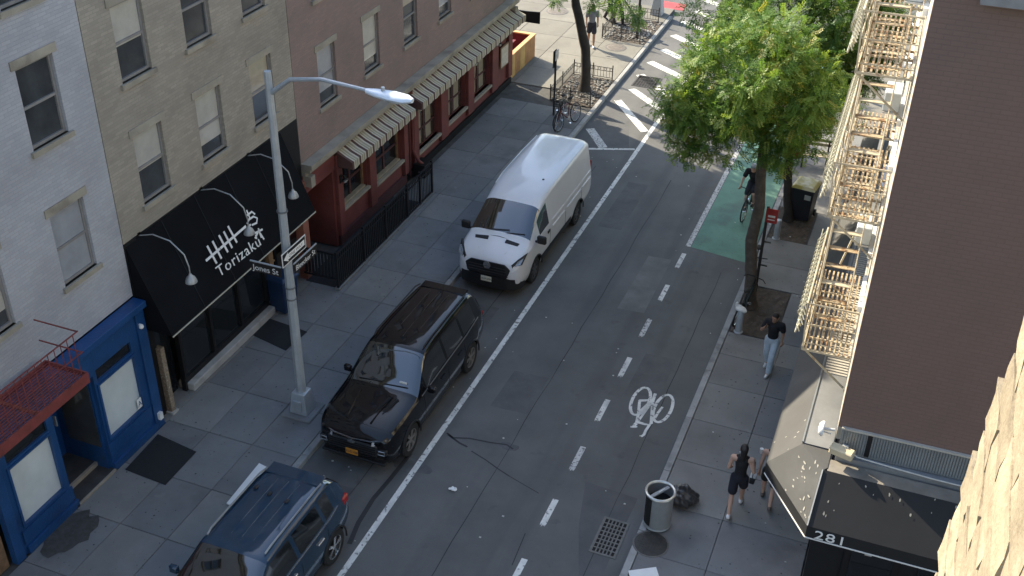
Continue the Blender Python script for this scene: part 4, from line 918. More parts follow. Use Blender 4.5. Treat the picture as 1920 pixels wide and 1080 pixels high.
class Car:
    """closed loft: stations along y, each a half section of K points (x, z) from underside centre to roof centre"""
    def __init__(s, name, label, loc, rz, stations, sub=4, rsub=3):
        s.t = thing(name, label, 'car', loc, rz); s.st = stations; s.sub = sub; s.rsub = rsub
        K = len(stations[0][1]); s.K = K; ys = [q[0] for q in stations]
        fy = []
        for i in range(len(ys)-1):
            for k in range(sub): fy.append((ys[i]+(ys[i+1]-ys[i])*k/sub, i))
        fy.append((ys[-1], len(ys)-2))
        s.fy = fy; rows = []
        for y, _ in fy:
            sec = [(hermite(ys, [q[1][j][0] for q in stations], y), hermite(ys, [q[1][j][1] for q in stations], y)) for j in range(K)]
            ring = []
            for j in range(K-1):
                for k in range(rsub):
                    t = j+k/rsub
                    ring.append((s.cr([q[0] for q in sec], t), s.cr([q[1] for q in sec], t)))
            ring.append(sec[-1]); rows.append(ring)
        s.rows = rows; s.n = len(rows[0])
    @staticmethod
    def cr(v, t):
        i = min(int(t), len(v)-2); return hermite(list(range(len(v))), v, t) if i >= 0 else v[0]
    def build(s, classify, mats, names, wheels=None, arch=.40, arch_w=.35):
        V, F_, MI = [], [], []; n = s.n; full = 2*n-2
        for (y, _), ring in zip(s.fy, s.rows):
            for x, z in ring: V.append((x, y, z))
            for x, z in ring[-2:0:-1]: V.append((-x, y, z))
        for r in range(len(s.rows)-1):
            for j in range(full):
                j2 = (j+1) % full; F_.append((r*full+j, r*full+j2, (r+1)*full+j2, (r+1)*full+j))
                cell = j//s.rsub if j < n-1 else (full-1-j)//s.rsub; fr = (j % s.rsub) if j < n-1 else ((full-1-j) % s.rsub); side = 1 if j < n-1 else -1
                MI.append(classify(s.fy[r][1], cell, s.fy[r][0], side))
        F_.append(tuple(range(full-1, -1, -1))); MI.append(0); F_.append(tuple((len(s.rows)-1)*full+j for j in range(full))); MI.append(0)
        me = bpy.data.meshes.new('loft'); me.from_pydata(V, [], F_)
        for m in mats: me.materials.append(m)
        me.polygons.foreach_set('material_index', MI)
        bm = bmesh.new(); bm.from_mesh(me); bmesh.ops.recalc_face_normals(bm, faces=bm.faces); bm.to_mesh(me); bm.free()
        o = link('body', me, s.t)
        if wheels:
            cut = MB()
            for (wx, wy, wr) in wheels:
                sx = 1 if wx > 0 else -1
                cut.lathe([(arch, -.0), (arch, arch_w*2)], (wx-arch_w if sx > 0 else wx-arch_w, wy, wr), 28, 'x')
            co_ = cut.build('cutter', m_under); co_.data.materials.clear()
            for m in mats: co_.data.materials.append(m)
            co_.data.polygons.foreach_set('material_index', [len(mats)-1]*len(co_.data.polygons))
            md = o.modifiers.new('b', 'BOOLEAN'); md.operation = 'DIFFERENCE'; md.object = co_; md.solver = 'EXACT'; co_.parent = s.t
            bpy.context.view_layer.update(); realize(o); bpy.data.objects.remove(co_)
        # split by material into parts
        src = o.data; parts = {}
        for idx, nm in enumerate(names):
            bm = bmesh.new(); bm.from_mesh(src); bmesh.ops.delete(bm, geom=[f for f in bm.faces if f.material_index != idx], context='FACES')
            if not bm.faces: bm.free(); continue
            if nm in ('side_window', 'sill_cladding', 'sill', 'wheel_arch', 'rear_window'):
                # islands become parts of their own
                isl = []; seen = set()
                for f in bm.faces:
                    if f in seen: continue
                    stack = [f]; seen.add(f); g_ = []
                    while stack:
                        q = stack.pop(); g_.append(q.index)
                        for e in q.edges:
                            for ff in e.link_faces:
                                if ff not in seen: seen.add(ff); stack.append(ff)
                    isl.append(set(g_))
                for g_ in isl:
                    b2 = bm.copy(); b2.faces.ensure_lookup_table(); bmesh.ops.delete(b2, geom=[f for f in b2.faces if f.index not in g_], context='FACES')
                    m2 = bpy.data.meshes.new(nm); b2.to_mesh(m2); b2.free(); m2.materials.append(mats[idx])
                    m2.polygons.foreach_set('material_index', [0]*len(m2.polygons)); shade(link(nm, m2, s.t), 50)
                bm.free(); continue
            m2 = bpy.data.meshes.new(nm); bm.to_mesh(m2); bm.free(); m2.materials.clear(); m2.materials.append(mats[idx]); m2.polygons.foreach_set('material_index', [0]*len(m2.polygons))
            p_ = link(nm, m2, s.t); shade(p_, 35); parts[nm] = p_
        bpy.data.objects.remove(o)
        return parts
def car_wheel(t, x, y, r, w, style='dark'):
    sx = 1 if x > 0 else -1
    wh = bpy.data.objects.new('wheel', None); COL.objects.link(wh); wh.parent = t; wh.location = (x, y, r); wh.empty_display_size = .1
    MB().lathe([(r*.66, -w/2), (r*.93, -w/2), (r, -w/2+.03), (r, w/2-.03), (r*.93, w/2), (r*.66, w/2), (r*.66, -w/2)], n=32, axis='x', cap=False).build('tyre', m_tyre, wh, True)
    m_ = m_darkalloy if style == 'dark' else m_chrome
    o_ = sx*(w/2-.02)
    rim = MB().lathe([(r*.665, -w/2+.01), (r*.665, w/2-.005), (r*.63, w/2-.012), (r*.61, -w/2+.01)], n=32, axis='x', cap=False)
    rim.lathe([(r*.17, o_-.02), (r*.17, o_+.008), (.001, o_+.014)], n=14, axis='x')
    ns = {'dark': 6, 'silver': 5, 'van': 8}[style]
    for k in range(ns):
        a = 2*math.pi*k/ns
        for da in ((-.13, .13) if style != 'van' else (0,)):
            p0 = Vector((o_-.005, math.cos(a+da*.5)*r*.12, math.sin(a+da*.5)*r*.12)); p1 = Vector((o_-.012, math.cos(a+da)*r*.63, math.sin(a+da)*r*.63)); rim.beam(p0, p1, .032 if style != 'van' else .06, .02, up=(1, 0, 0))
    rim.build('rim', m_ if style != 'van' else M('van_steel_rim', (.10, .10, .105), .5, .5, .15, 6), wh)
    MB().lathe([(r*.6, -.01), (.001, -.01)], (o_-sx*.07, 0, 0), 20, 'x').build('brake_disc', m_under, wh)
def sect(zb, w, zs, zm, wm, zbelt, wb, wg, zr, wr, zt, wt=.72):
    """half section: underside, sill, flank, belt, glass edge, roof edge, roof"""
    gap = zr-zbelt
    return [(0, zb), (w*.86, zb), (w*.965, zs), (wm, zm), (wb, zbelt), (wb+(wr-wb)*.10, zbelt+gap*.10), (wb+(wr-wb)*.90, zbelt+gap*.90), (wr, zr), (wr*wt+0, zt-.018), (0, zt)]
# cells: 0 floor,1 sill,2 flank,3 upper flank,4 belt line,5 glass,6 top frame,7 roof edge,8 roof

def mirror(t, x, y, z, s, mat, sc=1.0):
    m_ = MB().rbox(s*(x+.05), s*(x+.05+.20*sc), y-.06, y+.05, z, z+.17*sc, .03) if s > 0 else MB().rbox(-(x+.05+.20*sc), -(x+.05), y-.06, y+.05, z, z+.17*sc, .03)
    o = m_.build('wing_mirror', mat, t, True); MB().beam((s*(x-.06), y, z+.03), (s*(x+.1), y, z+.05), .05, .05).build('stalk', m_trim, o)

# ---------- black SUV (front towards -Y)
m_blackpaint = M('black_car_paint', (.006, .006, .007), .16, .0, .1, 2, spec=.1, coat=1.0)
m_blackpaint.node_tree.nodes['Principled BSDF'].inputs['Coat IOR'].default_value = 1.42
def S_(y, *a): return (y, sect(*a))
k = 1.035
def suv_stations(L, ht=1.0):
    h = L/2
    #      y      zb   w    zs   zm   wm   zbelt wb   wg  zr   wr   zt
    st = [(-h,      .42, .60, .50, .62, .66, .80, .64, 0, .84, .58, .86),
            (-h+.06,  .32, .80, .42, .62, .84, .88, .80, 0, .92, .72, .95),
            (-h+.26,  .24, .93, .36, .66, .96, .98, .90, 0, 1.02, .84, 1.06),
            (-h+.66,  .22, .98, .34, .70, .995, 1.05, .95, 0, 1.09, .90, 1.14),
            (-h+1.24, .22, .985, .34, .72, 1.00, 1.09, .965, 0, 1.12, .93, 1.19),
            (-h+1.37, .22, .985, .34, .72, 1.00, 1.10, .967, 0, 1.15, .92, 1.22),
            (-h+1.78, .22, .985, .34, .72, 1.00, 1.11, .967, 0, 1.45, .82, 1.52),
            (-h+2.12, .22, .985, .34, .72, 1.00, 1.11, .967, 0, 1.66, .745, 1.735),
            (-h+2.22, .22, .985, .34, .72, 1.00, 1.11, .967, 0, 1.69, .735, 1.765),
            (-h+2.80, .22, .985, .34, .72, 1.00, 1.12, .967, 0, 1.71, .73, 1.80),
            (-h+2.90, .22, .985, .34, .72, 1.00, 1.12, .967, 0, 1.71, .73, 1.80),
            (-h+3.72, .22, .985, .34, .72, 1.00, 1.14, .962, 0, 1.70, .725, 1.79),
            (-h+3.82, .22, .985, .34, .72, 1.00, 1.14, .960, 0, 1.70, .72, 1.785),
            (h-.62, .26, .965, .38, .74, .985, 1.16, .935, 0, 1.67, .70, 1.755),
            (h-.48, .28, .95, .40, .74, .97, 1.16, .92, 0, 1.65, .69, 1.735),
            (h-.12,   .34, .90, .46, .76, .92, 1.14, .86, 0, 1.40, .70, 1.46),
            (h-.03,   .42, .84, .52, .74, .86, 1.02, .80, 0, 1.08, .70, 1.10),
            (h,       .50, .74, .58, .72, .76, .90, .70, 0, .94, .64, .96)]
    f = lambda z: z if z < 1.0 else 1.0+(z-1.0)*ht
    return [S_(q[0], *[f(v) if i in (5, 8, 10) else v for i, v in enumerate(q[1:])], .8) for q in st]
def suv_class(i, cell, y, side):
    if cell == 0: return 4
    if cell == 1: return 3
    if i in (5, 6) and cell >= 7: return 1                 # windscreen
    if cell == 5 and i in (6, 7, 8, 10, 12): return 2      # side glass
    if i == 14 and cell >= 7: return 5                      # rear window
    return 0
def make_suv(name, label, loc, rz, L, paint, wheels, style, wheel_r, extra, sx_=.93, ht=1.0):
    c = Car(name, label, loc, rz, suv_stations(L, ht)); c.t.scale = (sx_, 1, 1); f = lambda z: z if z < 1.0 else 1.0+(z-1.0)*ht
    parts = c.build(suv_class, [paint, m_carglass, m_carglass, m_trim, m_under, m_carglass, m_under], ['body', 'windscreen', 'side_window', 'sill_cladding', 'underside', 'rear_window', 'wheel_arch'], [(sx*.86, wy, wheel_r) for wy in wheels for sx in (-1, 1)], wheel_r+.055, .35)
    for wy in wheels:
        for sx in (-1, 1):
            car_wheel(c.t, sx*.865, wy, wheel_r, .24, style)
            a = [(sx*1.0, wy+(wheel_r+.05)*math.cos(q), wheel_r+(wheel_r+.05)*math.sin(q)) for q in np.linspace(-.15, math.pi+.15, 16)]
            MB().tube(a, .022, 6).build('arch_trim', m_trim, c.t, True)
    h = L/2
    for sx in (-1, 1):
        MB().tube([(sx*.64, -h+2.25, f(1.79)), (sx*.655, -h+2.4, f(1.835)), (sx*.65, h-.8, f(1.82)), (sx*.63, h-.58, f(1.77))], .020, 6).build('roof_rail', extra.get('rail', m_trim), c.t, True)
        mirror(c.t, .95, -h+1.75, 1.08, sx, paint)
        MB().tube([(sx*.972, -h+1.5, f(1.125)), (sx*.968, -h+2.3, f(1.145)), (sx*.966, -h+3.9, f(1.165)), (sx*.93, h-.5, f(1.19))], .012, 5).build('window_strip', extra.get('strip', m_trim), c.t, True)
        for yy in (-h+2.65, -h+3.6): MB().rbox(*( (.985, 1.02) if sx > 0 else (-1.02, -.985) ), yy-.22, yy, .93, .96, .008).build('door_handle', extra.get('handle', paint), c.t)
        g_ = MB()
        for yy in (-h+1.62, -h+2.85, -h+3.77): g_.box(*((1.0, 1.0035) if sx > 0 else (-1.0035, -1.0)), yy-.004, yy+.004, .42, 1.02)
        g_.build('door_gap', m_under, c.t)
    for xx in (-.50, -.25, 0, .25, .50):
        zc = 1.802-.10*(xx/.73)**2
        MB().tube([(xx, -h+2.45, f(zc-.018)), (xx, -h+3.0, f(zc+.004)), (xx, h-1.0, f(zc-.006)), (xx, h-.75, f(zc-.03))], .009, 5).build('roof_groove', extra.get('groove', paint), c.t)
    return c.t, h
zr_ = ZR
SUVY = (GZ(755, 850, ZR).y+GZ(872, 693, ZR).y)/2
WB = 3.22; Lb = 5.14
# black SUV
t, h = make_suv('black_suv', 'glossy black SUV with an orange plate parked behind the white van', (-9.44, SUVY+.05-(-Lb/2+.90+WB/2), ZR), 0, Lb, m_blackpaint, (-Lb/2+.90, -Lb/2+.90+WB), 'dark', .385, {'groove': M('groove_dark', (.05, .045, .045), .35, .2), 'strip': M('strip_satin', (.25, .24, .23), .3, .6)}, .93, 1.06)
def front_face(t, h, paint, big=True):
    gr = MB().rbox(-.62, .62, -h-.035, -h+.10, .50, .80, .03); gr.build('grille', m_trim, t)
    for zz in (.56, .62, .68, .74): MB().beam((-.58, -h-.045, zz), (.58, -h-.045, zz), .012, .012).build('grille_bar', M('grille_bar', (.09, .09, .095), .3, .7), t)
    MB().tube([(-.80, -h+.11, .92), (-.45, -h+.0, .875), (0, -h-.03, .86), (.45, -h+.0, .875), (.80, -h+.11, .92)], .016, 6).build('chrome_strip', m_chrome if not big else M('dark_chrome', (.2, .2, .21), .2, .9), t, True)
    for sx in (-1, 1):
        a = (.56, .86) if sx > 0 else (-.86, -.56)
        q = MB().prism([(sx*.50, -h-.01, .78), (sx*.86, -h+.17, .80), (sx*.89, -h+.22, .87), (sx*.50, -h+.02, .86)], (0, -.03, .01)).build('running_lamp', M('drl', (.42, .45, .47), .15, .3), t)
        hl = MB().rbox(*((.60, .84) if sx > 0 else (-.84, -.60)), -h-.01, -h+.16, .58, .72, .02).build('headlamp', m_trim, t)
        MB().tube([(sx*.64, -h-.018, .60), (sx*.80, -h-.01, .60), (sx*.80, -h-.01, .69), (sx*.66, -h-.018, .69)], .011, 5, closed=True).build('lamp_ring', m_lamp, hl)
    MB().rbox(-.80, .80, -h-.02, -h+.15, .30, .36, .015).build('lower_lip', m_trim, t)
front_face(t, h, m_blackpaint)
pl = MB().rbox(-.155, .155, -h-.062, -h-.05, .44, .59, .004).build('number_plate', M('orange_plate', (.62, .27, .04), .5, var=.12, scale=12), t)
text_obj('plate_letters', 'KUD 4381', .075, M('plate_ink', (.03, .03, .06), .5), pl, (-.14, -h-.0635, .49), (1, 0, 0), (0, 0, 1), .001)
MB().beam((-.09, -h-.05, .80), (.09, -h-.05, .80), .02, .05).beam((-.03, -h-.052, .80), (.03, -h-.052, .80), .02, .09).build('badge', m_chrome, t)
MB().rbox(.40, .58, -h+1.50, -h+1.512, 1.32, 1.375, .002).build('windscreen_sticker', m_white, t).rotation_euler = (0, 0, 0)
for sx in (.22, .42): MB().prism([(sx, -h+.62, 1.128), (sx+.03, -h+.62, 1.126), (sx+.17, -h+1.12, 1.186), (sx+.10, -h+1.12, 1.188)], (0, -.003, .012)).build('bonnet_crease', m_under, t)
for sx in (-.30, .30): MB().tube([(sx, -h+.31, 1.082), (sx*1.2, -h+.8, 1.158), (sx*1.35, -h+1.15, 1.196)], .022, 6).build('bonnet_ridge', m_blackpaint, t, True)
for sx in (-.3, .35): MB().beam((sx-.3, -h+1.41, 1.275), (sx+.28, -h+1.45, 1.29), .018, .014).build('wiper', m_trim, t)
MB().rbox(-.6, .6, h-.62, h-.36, 1.775, 1.81, .012).build('rear_spoiler', m_blackpaint, t)
for sx in (-1, 1): MB().rbox(*((.70, .88) if sx > 0 else (-.88, -.70)), h-.20, h-.06, .98, 1.12, .02).build('tail_lamp', m_redlamp, t)

# navy SUV, only its rear half in view
m_navy = M('navy_car_paint', (.018, .042, .075), .14, .1, .1, 2, spec=.2, coat=1.0)
ry = GZ(620, 1048, ZR).y; L2 = 4.75
t, h = make_suv('navy_suv', 'dark blue SUV with bright window trim parked nearest the corner', (-9.42, ry-(L2/2-.80)+.0, ZR), R(-.3), L2, m_navy, (-L2/2+.92, L2/2-.80), 'silver', .37, {'strip': m_chrome, 'rail': M('satin_rail', (.35, .36, .37), .35, .6), 'handle': m_chrome, 'groove': M('groove_light', (.10, .13, .17), .3, .3)}, .92, .88)
front_face(t, h, m_navy, False)
for sx in (-1, 1): MB().rbox(*((.74, .925) if sx > 0 else (-.925, -.74)), h-.30, h-.08, .95, 1.14, .03).build('tail_lamp', m_redlamp, t)
MB().rbox(-.62, .62, h-.66, h-.36, 1.645, 1.68, .015).build('rear_spoiler', m_navy, t)
for (xx, yy) in ((-.15, h-1.2), (.28, h-1.25), (-.5, h-1.15)): MB().rbox(xx-.04, xx+.04, yy-.05, yy+.05, 1.69, 1.735, .015).build('roof_fitting', m_trim, t)

# ---------- white panel van
m_vanpaint = M('white_van_paint', (.70, .70, .71), .30, 0, .05, 1.0, coat=.7, spots=[((.55, .53, .50), 1.2, .62, .2, .4)])
def V_(y, zb, w, zs, zm, wm, zbelt, wb, zr, wr, zt): return (y, sect(zb, w, zs, zm, wm, zbelt, wb, 0, zr, wr, zt))
LV_ = 5.72; h = LV_/2; HV = 2.22
van_st = [V_(-h,      .40, .62, .48, .62, .70, .80, .70, .84, .64, .87),
          V_(-h+.07,  .30, .82, .40, .62, .88, .92, .85, .98, .78, 1.02),
          V_(-h+.24,  .26, .93, .36, .66, .97, 1.04, .93, 1.10, .86, 1.15),
          V_(-h+.52,  .24, .98, .36, .70, 1.01, 1.15, .97, 1.21, .90, 1.28),
          V_(-h+.74,  .24, .99, .36, .72, 1.02, 1.19, .985, 1.27, .92, 1.36),
          V_(-h+.86,  .24, .99, .36, .72, 1.02, 1.20, .99, 1.35, .90, 1.44),
          V_(-h+1.40, .24, .99, .36, .72, 1.02, 1.20, .995, 1.67, .84, 1.77),
          V_(-h+1.70, .24, .99, .36, .72, 1.02, 1.20, .995, 1.82, .82, 1.93),
          V_(-h+1.90, .24, .99, .36, .72, 1.02, 1.20, .995, 1.89, .82, 2.02),
          V_(-h+2.08, .24, .99, .36, .72, 1.02, 1.20, .998, 1.94, .825, 2.08),
          V_(-h+2.20, .24, .99, .36, .72, 1.02, 1.20, 1.0, 1.97, .83, 2.11),
          V_(-h+2.8,  .26, .99, .36, .72, 1.02, 1.20, 1.005, 2.04, .845, 2.19),
          V_(-h+4.2,  .28, .99, .38, .72, 1.02, 1.20, 1.005, 2.05, .85, HV),
          V_(h-.35,   .32, .98, .42, .72, 1.01, 1.20, .995, 2.04, .845, 2.20),
          V_(h-.06,   .36, .96, .46, .72, .99, 1.20, .975, 2.00, .83, 2.14),
          V_(h,       .40, .93, .50, .72, .96, 1.20, .94, 1.90, .79, 1.99)]
def van_class(i, cell, y, side):
    if cell == 0: return 4
    if cell == 1 or (cell == 2 and i <= 2 and False): return 3
    if i in (5, 6) and cell >= 7: return 1
    if i == 5 and cell in (5, 6): return 0
    if cell == 5 and i in (6, 7, 8): return 2
    return 0
wv = (-h+1.08, -h+1.08+3.42); vy = (GZ(988, 529, ZR).y+GZ(1077, 414, ZR).y)/2
VX, VYC = -9.44, vy-(wv[0]+wv[1])/2
c = Car('white_van', 'white high-roof panel van with black bumper parked at the kerb', (VX, VYC, ZR), R(-.4), van_st); c.t['category'] = 'van'; c.t.scale = (.93, 1, 1)
c.build(van_class, [m_vanpaint, m_carglass, m_carglass, m_trim, m_under, m_under], ['body', 'windscreen', 'side_window', 'sill', 'underside', 'wheel_arch'], [(sx*.88, wy, .36) for wy in wv for sx in (-1, 1)], .43, .35)
t = c.t
for wy in wv:
    for sx in (-1, 1): car_wheel(t, sx*.88, wy, .36, .22, 'van')
# bumper: dark lower front
bmp = []
bm_ = MB()
prof = [(-.96, -h+.42), (-.93, -h+.22), (-.80, -h+.06), (-.5, -h-.03), (0, -h-.06), (.5, -h-.03), (.80, -h+.06), (.93, -h+.22), (.96, -h+.42)]
for zz0, zz1, off in ((.27, .60, .02), (.60, .66, -.01)):
    vs = [(x, y-off, zz0) for x, y in prof]+[(x, y-off-.015, zz1) for x, y in prof]+[(x*.9, y+.2, zz0) for x, y in prof]+[(x*.9, y+.2, zz1) for x, y in prof]; n = len(prof); fs = []
    for i in range(n-1): fs += [(i, i+1, n+i+1, n+i), (n+i, n+i+1, 3*n+i+1, 3*n+i), (i, 2*n+i, 2*n+i+1, i+1)]
    bm_.add(vs, fs)
bm_.build('bumper', m_trim, t, True)
# grille trapezoid on the nose
gq = [(-.60, -h-.005, .66), (.60, -h-.005, .66), (.68, -h+.05, .86), (.50, -h+.03, 1.0), (-.50, -h+.03, 1.0), (-.68, -h+.05, .86)]
MB().prism(gq, (0, -.045, 0)).build('grille', m_trim, t, bevel=.015)
for zz in (.74, .82, .90): MB().beam((-.55, -h-.055, zz), (.55, -h-.055, zz), .01, .012).build('grille_bar', M('grille_bar', (.09, .09, .095), .3, .7), t)
MB().lathe([(.11, -.01), (.10, .012), (.001, .014)], (0, -h-.045, .93), 18, 'y').build('badge', m_chrome, t).scale = (1, 1, 1)
for sx in (-1, 1):
    hl = MB().prism([(sx*.70, -h+.10, .90), (sx*.93, -h+.24, .98), (sx*.98, -h+.52, 1.20), (sx*.80, -h+.26, 1.10), (sx*.66, -h+.10, .98)], (sx*.03, -.06, .03)).build('headlamp', m_trim, t)
    MB().prism([(sx*.75, -h+.10, .95), (sx*.90, -h+.19, 1.0), (sx*.93, -h+.34, 1.13), (sx*.80, -h+.20, 1.06)], (sx*.035, -.07, .035)).build('lens', m_lamp, hl)
    b_ = MB().prism([(sx*.26, -h+.585, 1.272), (sx*.64, -h+.575, 1.235), (sx*.67, -h+.655, 1.272), (sx*.27, -h+.675, 1.312)], (0, -.006, .055)).build('bonnet_vent', m_trim, t)
    mirror(t, .98, -h+1.08, 1.20, sx, m_trim, 1.35)
    MB().box(*((1.018, 1.028) if sx > 0 else (-1.028, -1.018)), -h+1.5, h-1.9, .46, .60).build('side_moulding', m_trim, t)
    for wy in wv: MB().tube([(sx*1.02, wy+.44*math.cos(q), .36+.44*math.sin(q)) for q in np.linspace(0, math.pi, 12)], .02, 6).build('arch_lip', m_trim, t, True)
    g_ = MB(); xx = (1.003, 1.0065) if sx > 0 else (-1.0065, -1.003)
    for yy in (-h+2.12, -h+3.35, h-1.0): g_.box(*((1.018, 1.0225) if sx > 0 else (-1.0225, -1.018)), yy-.005, yy+.005, .5, 1.0)
    g_.build('panel_gap', m_under, t)
    pr = MB()
    for (ya, yb) in ((-h+2.3, -h+3.25), (-h+3.45, h-1.1), (h-.95, h-.2)): pr.tube([(sx*1.012, ya, 1.08), (sx*1.012, yb, 1.08)], .018, 6).tube([(sx*.985, ya, 1.27), (sx*.985, yb, 1.27)], .016, 6)
    pr.build('side_crease', m_vanpaint, t, True)
    MB().rbox(*((1.0, 1.035) if sx > 0 else (-1.035, -1.0)), -h+1.93, -h+2.1, 1.02, 1.10, .01).build('door_handle', m_trim, t)
    MB().tube([(sx*.80, -h+2.3, 2.045), (sx*.815, -h+2.8, 2.105), (sx*.815, -h+4.2, 2.125), (sx*.80, h-.3, 2.11)], .014, 6).build('roof_gutter', m_vanpaint, t, True)
    rl = MB()
    for xx in (.22, .48): rl.tube([(sx*xx, -h+2.45, 2.15-.05*xx), (sx*xx, -h+2.9, 2.193-.06*xx), (sx*xx, -h+4.2, 2.212-.06*xx), (sx*xx, h-.6, 2.20-.06*xx)], .012, 6)
    rl.build('roof_rib', m_vanpaint, t, True)
    MB().rbox(*((.86, .955) if sx > 0 else (-.955, -.86)), h-.03, h+.02, .9, 1.5, .02).build('tail_lamp', m_redlamp, t)
MB().rbox(-.16, .16, -h-.10, -h-.085, .46, .61, .004).build('number_plate', M('pale_plate', (.62, .60, .48), .5, var=.12, scale=14), t)
text_obj('plate_letters', 'XLM 39N', .08, M('plate_ink', (.03, .03, .06), .5), t, (-.145, -h-.1015, .505), (1, 0, 0), (0, 0, 1), .001)
MB().lathe([(.035, 0), (.035, .03), (.001, .04)], (.50, -h+2.75, 2.155), 10).build('roof_aerial', m_under, t)
for sx in (-1, 1): MB().tube([(sx*.28, -h+.12, 1.03), (sx*.40, -h+.30, 1.17), (sx*.58, -h+.72, 1.305)], .014, 6).build('bonnet_crease', m_vanpaint, t, True)
MB().tube([(-.86, -h+.70, 1.235), (-.5, -h+.73, 1.325), (0, -h+.74, 1.362), (.5, -h+.73, 1.325), (.86, -h+.70, 1.235)], .010, 5).build('bonnet_gap', m_under, t)
MB().beam((-.42, -h+.84, 1.455), (.25, -h+.92, 1.51), .02, .018).beam((.2, -h+.84, 1.455), (.72, -h+.92, 1.47), .02, .018).build('wiper', m_trim, t)
# stickers lying on the inside of the windscreen
for x_, w_ in ((.44, .10), (.58, .07)): MB().add([(x_, -h+1.0, 1.50), (x_+w_, -h+1.0, 1.49), (x_+w_, -h+1.1, 1.555), (x_, -h+1.1, 1.565)], [(0, 1, 2, 3)]).build('windscreen_sticker', m_white, t)
# ================================================================== STREET FURNITURE
m_galv = M('galvanised_grey', (.40, .43, .45), .45, .35, .12, 4, spots=[((.25, .26, .27), 3, .6, .15, .5)])
m_signblk = M('sign_black', (.012, .012, .013), .4, var=.15); m_signbrown = M('sign_dark_brown', (.018, .014, .013), .4, var=.15); m_signred = M('sign_red', (.36, .035, .03), .4, var=.15)
base = GZ(569, 770, 0); LX, LY = base.x, base.y
lp = thing('street_lamp', 'tall pale grey street lamp post with one way and street name signs', 'street lamp', (LX, LY, 0))
MB().rbox(-.36, .36, -.36, .36, -.02, .05, .02).build('footing', m_slabB, lp)
bs = MB(); w0, w1 = .22, .16
bs.add([(-w0, -w0, .05), (w0, -w0, .05), (w0, w0, .05), (-w0, w0, .05), (-w1, -w1, .58), (w1, -w1, .58), (w1, w1, .58), (-w1, w1, .58)], [(0,3,2,1),(4,5,6,7),(0,1,5,4),(1,2,6,5),(2,3,7,6),(3,0,4,7)])
bs.build('base_box', m_galv, lp, bevel=.02); MB().rbox(-.10, .10, -w0-.012, -w0+.04, .14, .42, .01).build('access_door', m_galv, lp)
MB().tube([(0, 0, .58), (0, 0, 3.2), (0, 0, 8.05)], [.115, .10, .07], 8).build('shaft', m_galv, lp)
for zz in (3.02, 3.3, 5.1): MB().lathe([(.105, -.02), (.112, -.02), (.112, .02), (.105, .02)], (0, 0, zz), 12, cap=False).build('clamp', M('clamp_dark', (.2, .21, .22), .5, .5), lp)
MB().tube([(0, 0, 7.6), (.5, -.03, 7.98), (1.2, -.09, 8.12), (2.25, -.17, 8.10)], [.05, .045, .04, .035], 8).build('arm', m_galv, lp, True)
hd = MB(); prof = [(2.15, .05, .05), (2.35, .12, .07), (2.7, .17, .085), (2.95, .16, .07), (3.1, .06, .04)]
vs = []; fs = []; n = 12
for x, wy_, hz_ in prof:
    for j in range(n): a = 2*math.pi*j/n; vs.append((x, -.17-.07*(x-2.15)+wy_*math.cos(a), 8.09+hz_*math.sin(a)))
for i in range(len(prof)-1):
    for j in range(n): j2 = (j+1) % n; fs.append((i*n+j, i*n+j2, (i+1)*n+j2, (i+1)*n+j))
fs += [tuple(range(n-1, -1, -1)), tuple((len(prof)-1)*n+j for j in range(n))]
hd.add(vs, fs).build('lamp_head', M('lamp_head_white', (.62, .68, .74), .35, .1, .08), lp, True)
MB().cyl((2.5, -.195, 8.15), (2.5, -.195, 8.23), .035, n=10).build('photocell', m_galv, lp, True)
MB().ball((2.75, -.21, 8.02), (.2, .1, .05), 12, 6).build('lens', M('lamp_lens', (.5, .52, .52), .15), lp, True)
# street name signs (name boards are parts of the post)
bz = GY(505, 505, LY-.1).z
bA = MB().box(-.82, -.10, -.125, -.115, bz-.115, bz+.115).build('name_board', m_signbrown, lp); bA['label'] = 'dark board reading Jones St'
MB().box(-.83, -.09, -.135, -.105, bz+.116, bz+.14).build('board_rail', m_galv, bA)
text_obj('board_letters', 'Jones St', .19, m_let, bA, (-.78, -.1262, bz-.075), (1, 0, 0), (0, 0, 1), .0006, 1.0)
v1, v2 = GX(551, 510, LX+.12), GX(585, 472, LX+.12); zb_ = (v1.z+v2.z)/2+.0
bB = MB().box(.105, .115, .05, .95, zb_-.115, zb_+.115).build('name_board', m_signbrown, lp); bB['label'] = 'dark board reading Bleecker St'
MB().box(.098, .122, .04, .96, zb_+.116, zb_+.14).build('board_rail', m_galv, bB)
text_obj('board_letters', 'Bleecker St', .175, m_let, bB, (.1162, .10, zb_-.07), (0, 1, 0), (0, 0, 1), .0006, .98)
v1, v2 = GX(530, 488, LX+.16), GX(568, 462, LX+.16); zo_ = (v1.z+v2.z)/2+.02; oy0 = v1.y-LY-.02; oy1 = oy0+.92
ow = MB().box(.150, .158, oy0, oy1, zo_-.155, zo_+.155).build('one_way_board', m_white, lp); ow['label'] = 'white edged black board with a one way arrow'
MB().box(.1585, .161, oy0+.025, oy1-.025, zo_-.132, zo_+.132).build('black_field', m_signblk, ow)
MB().prism([(.1612, oy0+.05, zo_), (.1612, oy0+.24, zo_-.115), (.1612, oy0+.21, zo_-.062), (.1612, oy1-.06, zo_-.062), (.1612, oy1-.06, zo_+.062), (.1612, oy0+.21, zo_+.062), (.1612, oy0+.24, zo_+.115)], (.0012, 0, 0)).build('arrow', m_let, ow)
text_obj('arrow_letters', 'ONE WAY', .105, m_signblk, ow, (.1628, oy0+.25, zo_-.038), (0, 1, 0), (0, 0, 1), .0005, 1.1, sx=1.02)
